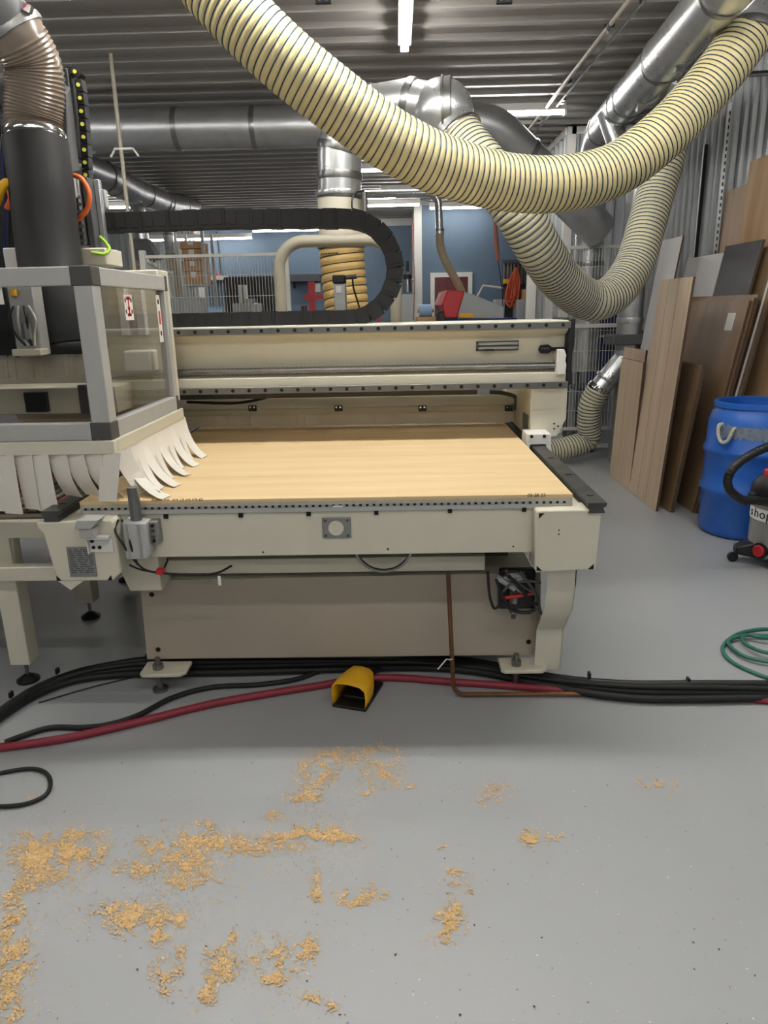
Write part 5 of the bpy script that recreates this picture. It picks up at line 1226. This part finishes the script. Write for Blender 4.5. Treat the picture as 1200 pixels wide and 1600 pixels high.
# red hose
rows = [(-30, 1171), (40, 1163), (120, 1150), (220, 1127), (330, 1100), (430, 1082), (500, 1071), (560, 1061), (620, 1059), (700, 1065), (800, 1072), (900, 1080), (1000, 1084), (1090, 1086), (1150, 1090), (1215, 1095)]
tag(MB().tube(catmull(fpath(rows, .016), 8), .0165, 10).build('red_hose', 'red_hose', sharp=80), 'dark red rubber hose lying across the floor before the machine', 'hose')
# black loop at left
rows = [(-60, 1235), (-20, 1214), (15, 1205), (50, 1201), (72, 1208), (79, 1225), (70, 1243), (40, 1256), (0, 1260), (-50, 1258)]
tag(MB().tube(catmull(fpath(rows, .009), 10), .0075, 8).build('cable_loop', 'rubber', sharp=80), 'black cable loop at the left edge of the floor', 'cable')
# green hose coil
gh = thing('hose_coil', 'thin green hose coiled on the floor at the right edge', 'hose', at(1190, 1020, Z=0))
for k, rows in enumerate(([(1230, 985), (1190, 983), (1155, 990), (1133, 1005), (1130, 1018), (1142, 1033), (1170, 1048), (1210, 1062), (1260, 1070)],
                          [(1235, 993), (1200, 993), (1165, 993), (1140, 1000), (1143, 1012), (1165, 1026), (1200, 1034), (1240, 1036)],
                          [(1230, 998), (1190, 996), (1168, 992), (1160, 998), (1168, 1008), (1190, 1018), (1225, 1023)])):
    MB().tube(catmull(fpath(rows, .009+.011*k), 8), .0095, 8).build('hose_turn', 'green_hose', gh, sharp=80)
# copper pipe leaning/running off the front of the machine
c0 = at(700, 893, Y=2.72); c1 = at(703, 1030, Y=2.72)
P = [c0]; q1 = at(709, 1085, Z=.016); q2 = at(1060, 1083, Z=.016)
P += bend(c0, Vector((q1.x, q1.y, .016)), q2, .05, 8)+[q2, at(1215, 1086, Z=.016)]
t = thing('copper_pipe', 'thin copper pipe coming down the machine front and along the floor', 'pipe', (q1.x, q1.y, 0))
MB().tube(P, .0095, 10).build('pipe', 'copper', t)
p = at(702, 1030, Y=2.69); MB().tube([p+Vector((.012, 0, .0)), p+Vector((0, -.014, .005)), p+Vector((-.012, 0, 0)), p+Vector((-.05, -.03, -.03))], .003, 6).build('cable_tie', 'paper', t)
# yellow foot pedal
fl, frr = at(521, 1104, Z=0), at(571, 1112, Z=0)
fx = (frr-fl).normalized(); fy = Vector((-fx.y, fx.x, 0)); wv = (frr-fl).length; ln = .20
pd = thing('foot_pedal', 'yellow guarded foot pedal switch on the floor before the machine', 'pedal', (fl+frr)/2+fy*.1)
def fp(u, v, z): return fl+fx*u*wv+fy*v+Vector((0, 0, z))
MB().add([fp(u, v, z) for u in (-.03, 1.03) for v in (-.005, ln+.03) for z in (.0, .014)], [(0, 1, 3, 2), (4, 6, 7, 5), (0, 4, 5, 1), (2, 3, 7, 6), (0, 2, 6, 4), (1, 5, 7, 3)]).build('base_plate', 'black', pd, bevel=.003)
sec = [(.0, .012), (-.05, .06), (-.03, .095), (.10, .112), (.5, .115), (.85, .108), (1.0, .09), (1.03, .05), (1.0, .012)]
hd = MB(); n = len(sec); rows = []
for v, sc_, zz in ((.0, 1., 1.), (.08, 1., 1.), (.12, .92, .98), (.17, .70, .95), (.195, .55, .75), (.195, .4, .1)):
    for (u, z) in sec: rows.append(fp(.5+(u-.5)*sc_, v, max(.012, z*zz)))
hd.add(rows, [(i*n+j, i*n+j+1, (i+1)*n+j+1, (i+1)*n+j) for i in range(5) for j in range(n-1)])
ho = hd.build('guard_hood', 'yellow', pd, sharp=50); so = ho.modifiers.new('thick', 'SOLIDIFY'); so.thickness = .004
MB().add([fp(.15, .05, .03), fp(.85, .05, .03), fp(.85, .15, .06), fp(.15, .15, .06), fp(.15, .05, .016), fp(.85, .05, .016), fp(.85, .15, .016), fp(.15, .15, .016)], [(0, 1, 2, 3), (4, 7, 6, 5), (0, 4, 5, 1), (1, 5, 6, 2), (2, 6, 7, 3), (3, 7, 4, 0)]).build('treadle', 'black', pd, bevel=.003)
MB().cyl(fp(.6, .22, .05), fp(.75, .29, .04), .014, 10).build('cable_gland', 'black', pd)
# ------------------------------------------------------------------ sawdust and chips
random.seed(11)
PATCH = [(85, 1330, 75, 26, 1.0), (60, 1350, 45, 16, .8), (30, 1385, 30, 14, .5), (20, 1440, 25, 45, .35), (20, 1500, 30, 50, .35), (15, 1570, 25, 40, .3), (75, 1373, 35, 12, .4), (110, 1305, 50, 10, .4),
         (155, 1330, 30, 8, .3), (235, 1320, 30, 14, .35), (275, 1330, 50, 14, .45), (320, 1315, 50, 20, .5), (355, 1320, 50, 14, .5), (300, 1355, 45, 22, .55), (400, 1330, 25, 12, .4), (210, 1360, 35, 14, .45), (285, 1380, 30, 14, .35),
         (320, 1290, 15, 8, .5), (425, 1276, 20, 9, .4), (450, 1312, 40, 16, .7), (510, 1305, 45, 14, .95), (530, 1308, 22, 9, 1.), (495, 1208, 30, 22, .5), (500, 1212, 18, 9, .9), (525, 1185, 45, 16, .4), (470, 1247, 30, 9, .6), (490, 1238, 14, 12, .8),
         (590, 1200, 35, 35, .28), (610, 1215, 22, 16, .35), (575, 1238, 16, 6, .6), (645, 1230, 8, 5, .8), (540, 1175, 60, 12, .22), (200, 1425, 45, 16, .6), (215, 1448, 30, 12, .5), (245, 1460, 20, 16, .6), (282, 1438, 15, 8, .9), (230, 1440, 60, 24, .25),
         (345, 1510, 22, 30, .5), (325, 1545, 14, 22, .55), (362, 1465, 8, 10, .6), (260, 1520, 22, 28, .25), (285, 1487, 10, 10, .4), (440, 1495, 45, 26, .3), (428, 1530, 18, 9, .95), (480, 1478, 14, 18, .4), (495, 1400, 10, 12, .8), (495, 1375, 8, 22, .3), (550, 1404, 24, 12, .6),
         (590, 1395, 16, 12, .5), (485, 1562, 14, 6, .5), (520, 1572, 10, 10, .2), (775, 1235, 32, 12, .3), (765, 1252, 20, 8, .4), (830, 1310, 16, 12, .9), (855, 1308, 22, 6, .3), (710, 1362, 12, 5, .7), (700, 1440, 20, 16, .9), (708, 1418, 14, 12, .5), (720, 1380, 26, 18, .15), (690, 1460, 20, 14, .4),
         (1040, 1225, 28, 14, .18), (1010, 1225, 14, 8, .3), (690, 1325, 8, 3, .5), (115, 1250, 0, 0, 0), (48, 1243, 10, 6, .3), (40, 1258, 6, 3, .4), (620, 1175, 30, 10, .2)]
def chips(name, m, n, sampler, smin, smax, label, cat, zlo=.001):
    V, F_ = [], []
    for _ in range(n):
        p = sampler()
        if p is None: continue
        a = random.uniform(0, 2*PI); l = random.uniform(smin, smax)*random.choice((1, 1, 1.8)); w2 = l*random.uniform(.3, .8)
        c, s2 = math.cos(a), math.sin(a); tl = random.uniform(0, l*.5); z0 = zlo+random.uniform(0, .002)
        k = len(V)
        V += [(p.x-c*l+s2*w2, p.y-s2*l-c*w2, z0), (p.x+c*l+s2*w2, p.y+s2*l-c*w2, z0+tl), (p.x+c*l-s2*w2, p.y+s2*l+c*w2, z0+tl+.0006), (p.x-c*l-s2*w2, p.y-s2*l+c*w2, z0+random.uniform(0, l*.4))]
        F_.append((k, k+1, k+2, k+3))
    me = bpy.data.meshes.new(name); me.from_pydata(V, [], F_); me.materials.append(M[m]); o = bpy.data.objects.new(name, me); COL.objects.link(o)
    o['kind'] = 'stuff'; tag(o, label, cat); return o
from mathutils import noise as mnoise
wts = [a[2]*a[3]*a[4] for a in PATCH]
def dust_at():
    px, py, rx, ry, d = random.choices(PATCH, wts)[0]
    for _ in range(6):
        r = math.sqrt(-2*math.log(max(1e-6, random.random())))*.52; a = random.uniform(0, 2*PI)
        x, y = px+rx*r*math.cos(a), py+ry*r*math.sin(a); p = at(x, y, Z=0)
        v = mnoise.fractal(Vector((p.x*24, p.y*24, 3.3)), 1., 2., 4)
        if v > random.uniform(-.4, .5): return p
    return None
chips('sawdust', 'dust', 26000, dust_at, .0010, .0024, 'loose yellow sawdust scattered in patches over the grey floor', 'sawdust')
def dust_wide():
    px, py, rx, ry, d = random.choices(PATCH, wts)[0]
    p = at(px+random.gauss(0, rx*1.3+12), py+random.gauss(0, ry*1.5+10), Z=0)
    return p if mnoise.fractal(Vector((p.x*9, p.y*9, 7.7)), 1., 2., 3) > random.uniform(-.3, .5) else None
chips('fine_sawdust', 'dust', 9000, dust_wide, .0007, .0017, 'thin haze of fine sawdust around the sawdust patches', 'sawdust')
def anywhere(): return at(random.uniform(-20, 1220), random.uniform(1165, 1610), Z=0)
chips('dark_chips', 'chip_dark', 260, anywhere, .0008, .0018, 'small dark wood chips strewn over the floor', 'wood chips')
chips('pale_chips', 'chip_light', 300, anywhere, .0006, .0016, 'tiny pale wood chips strewn over the floor', 'wood chips')
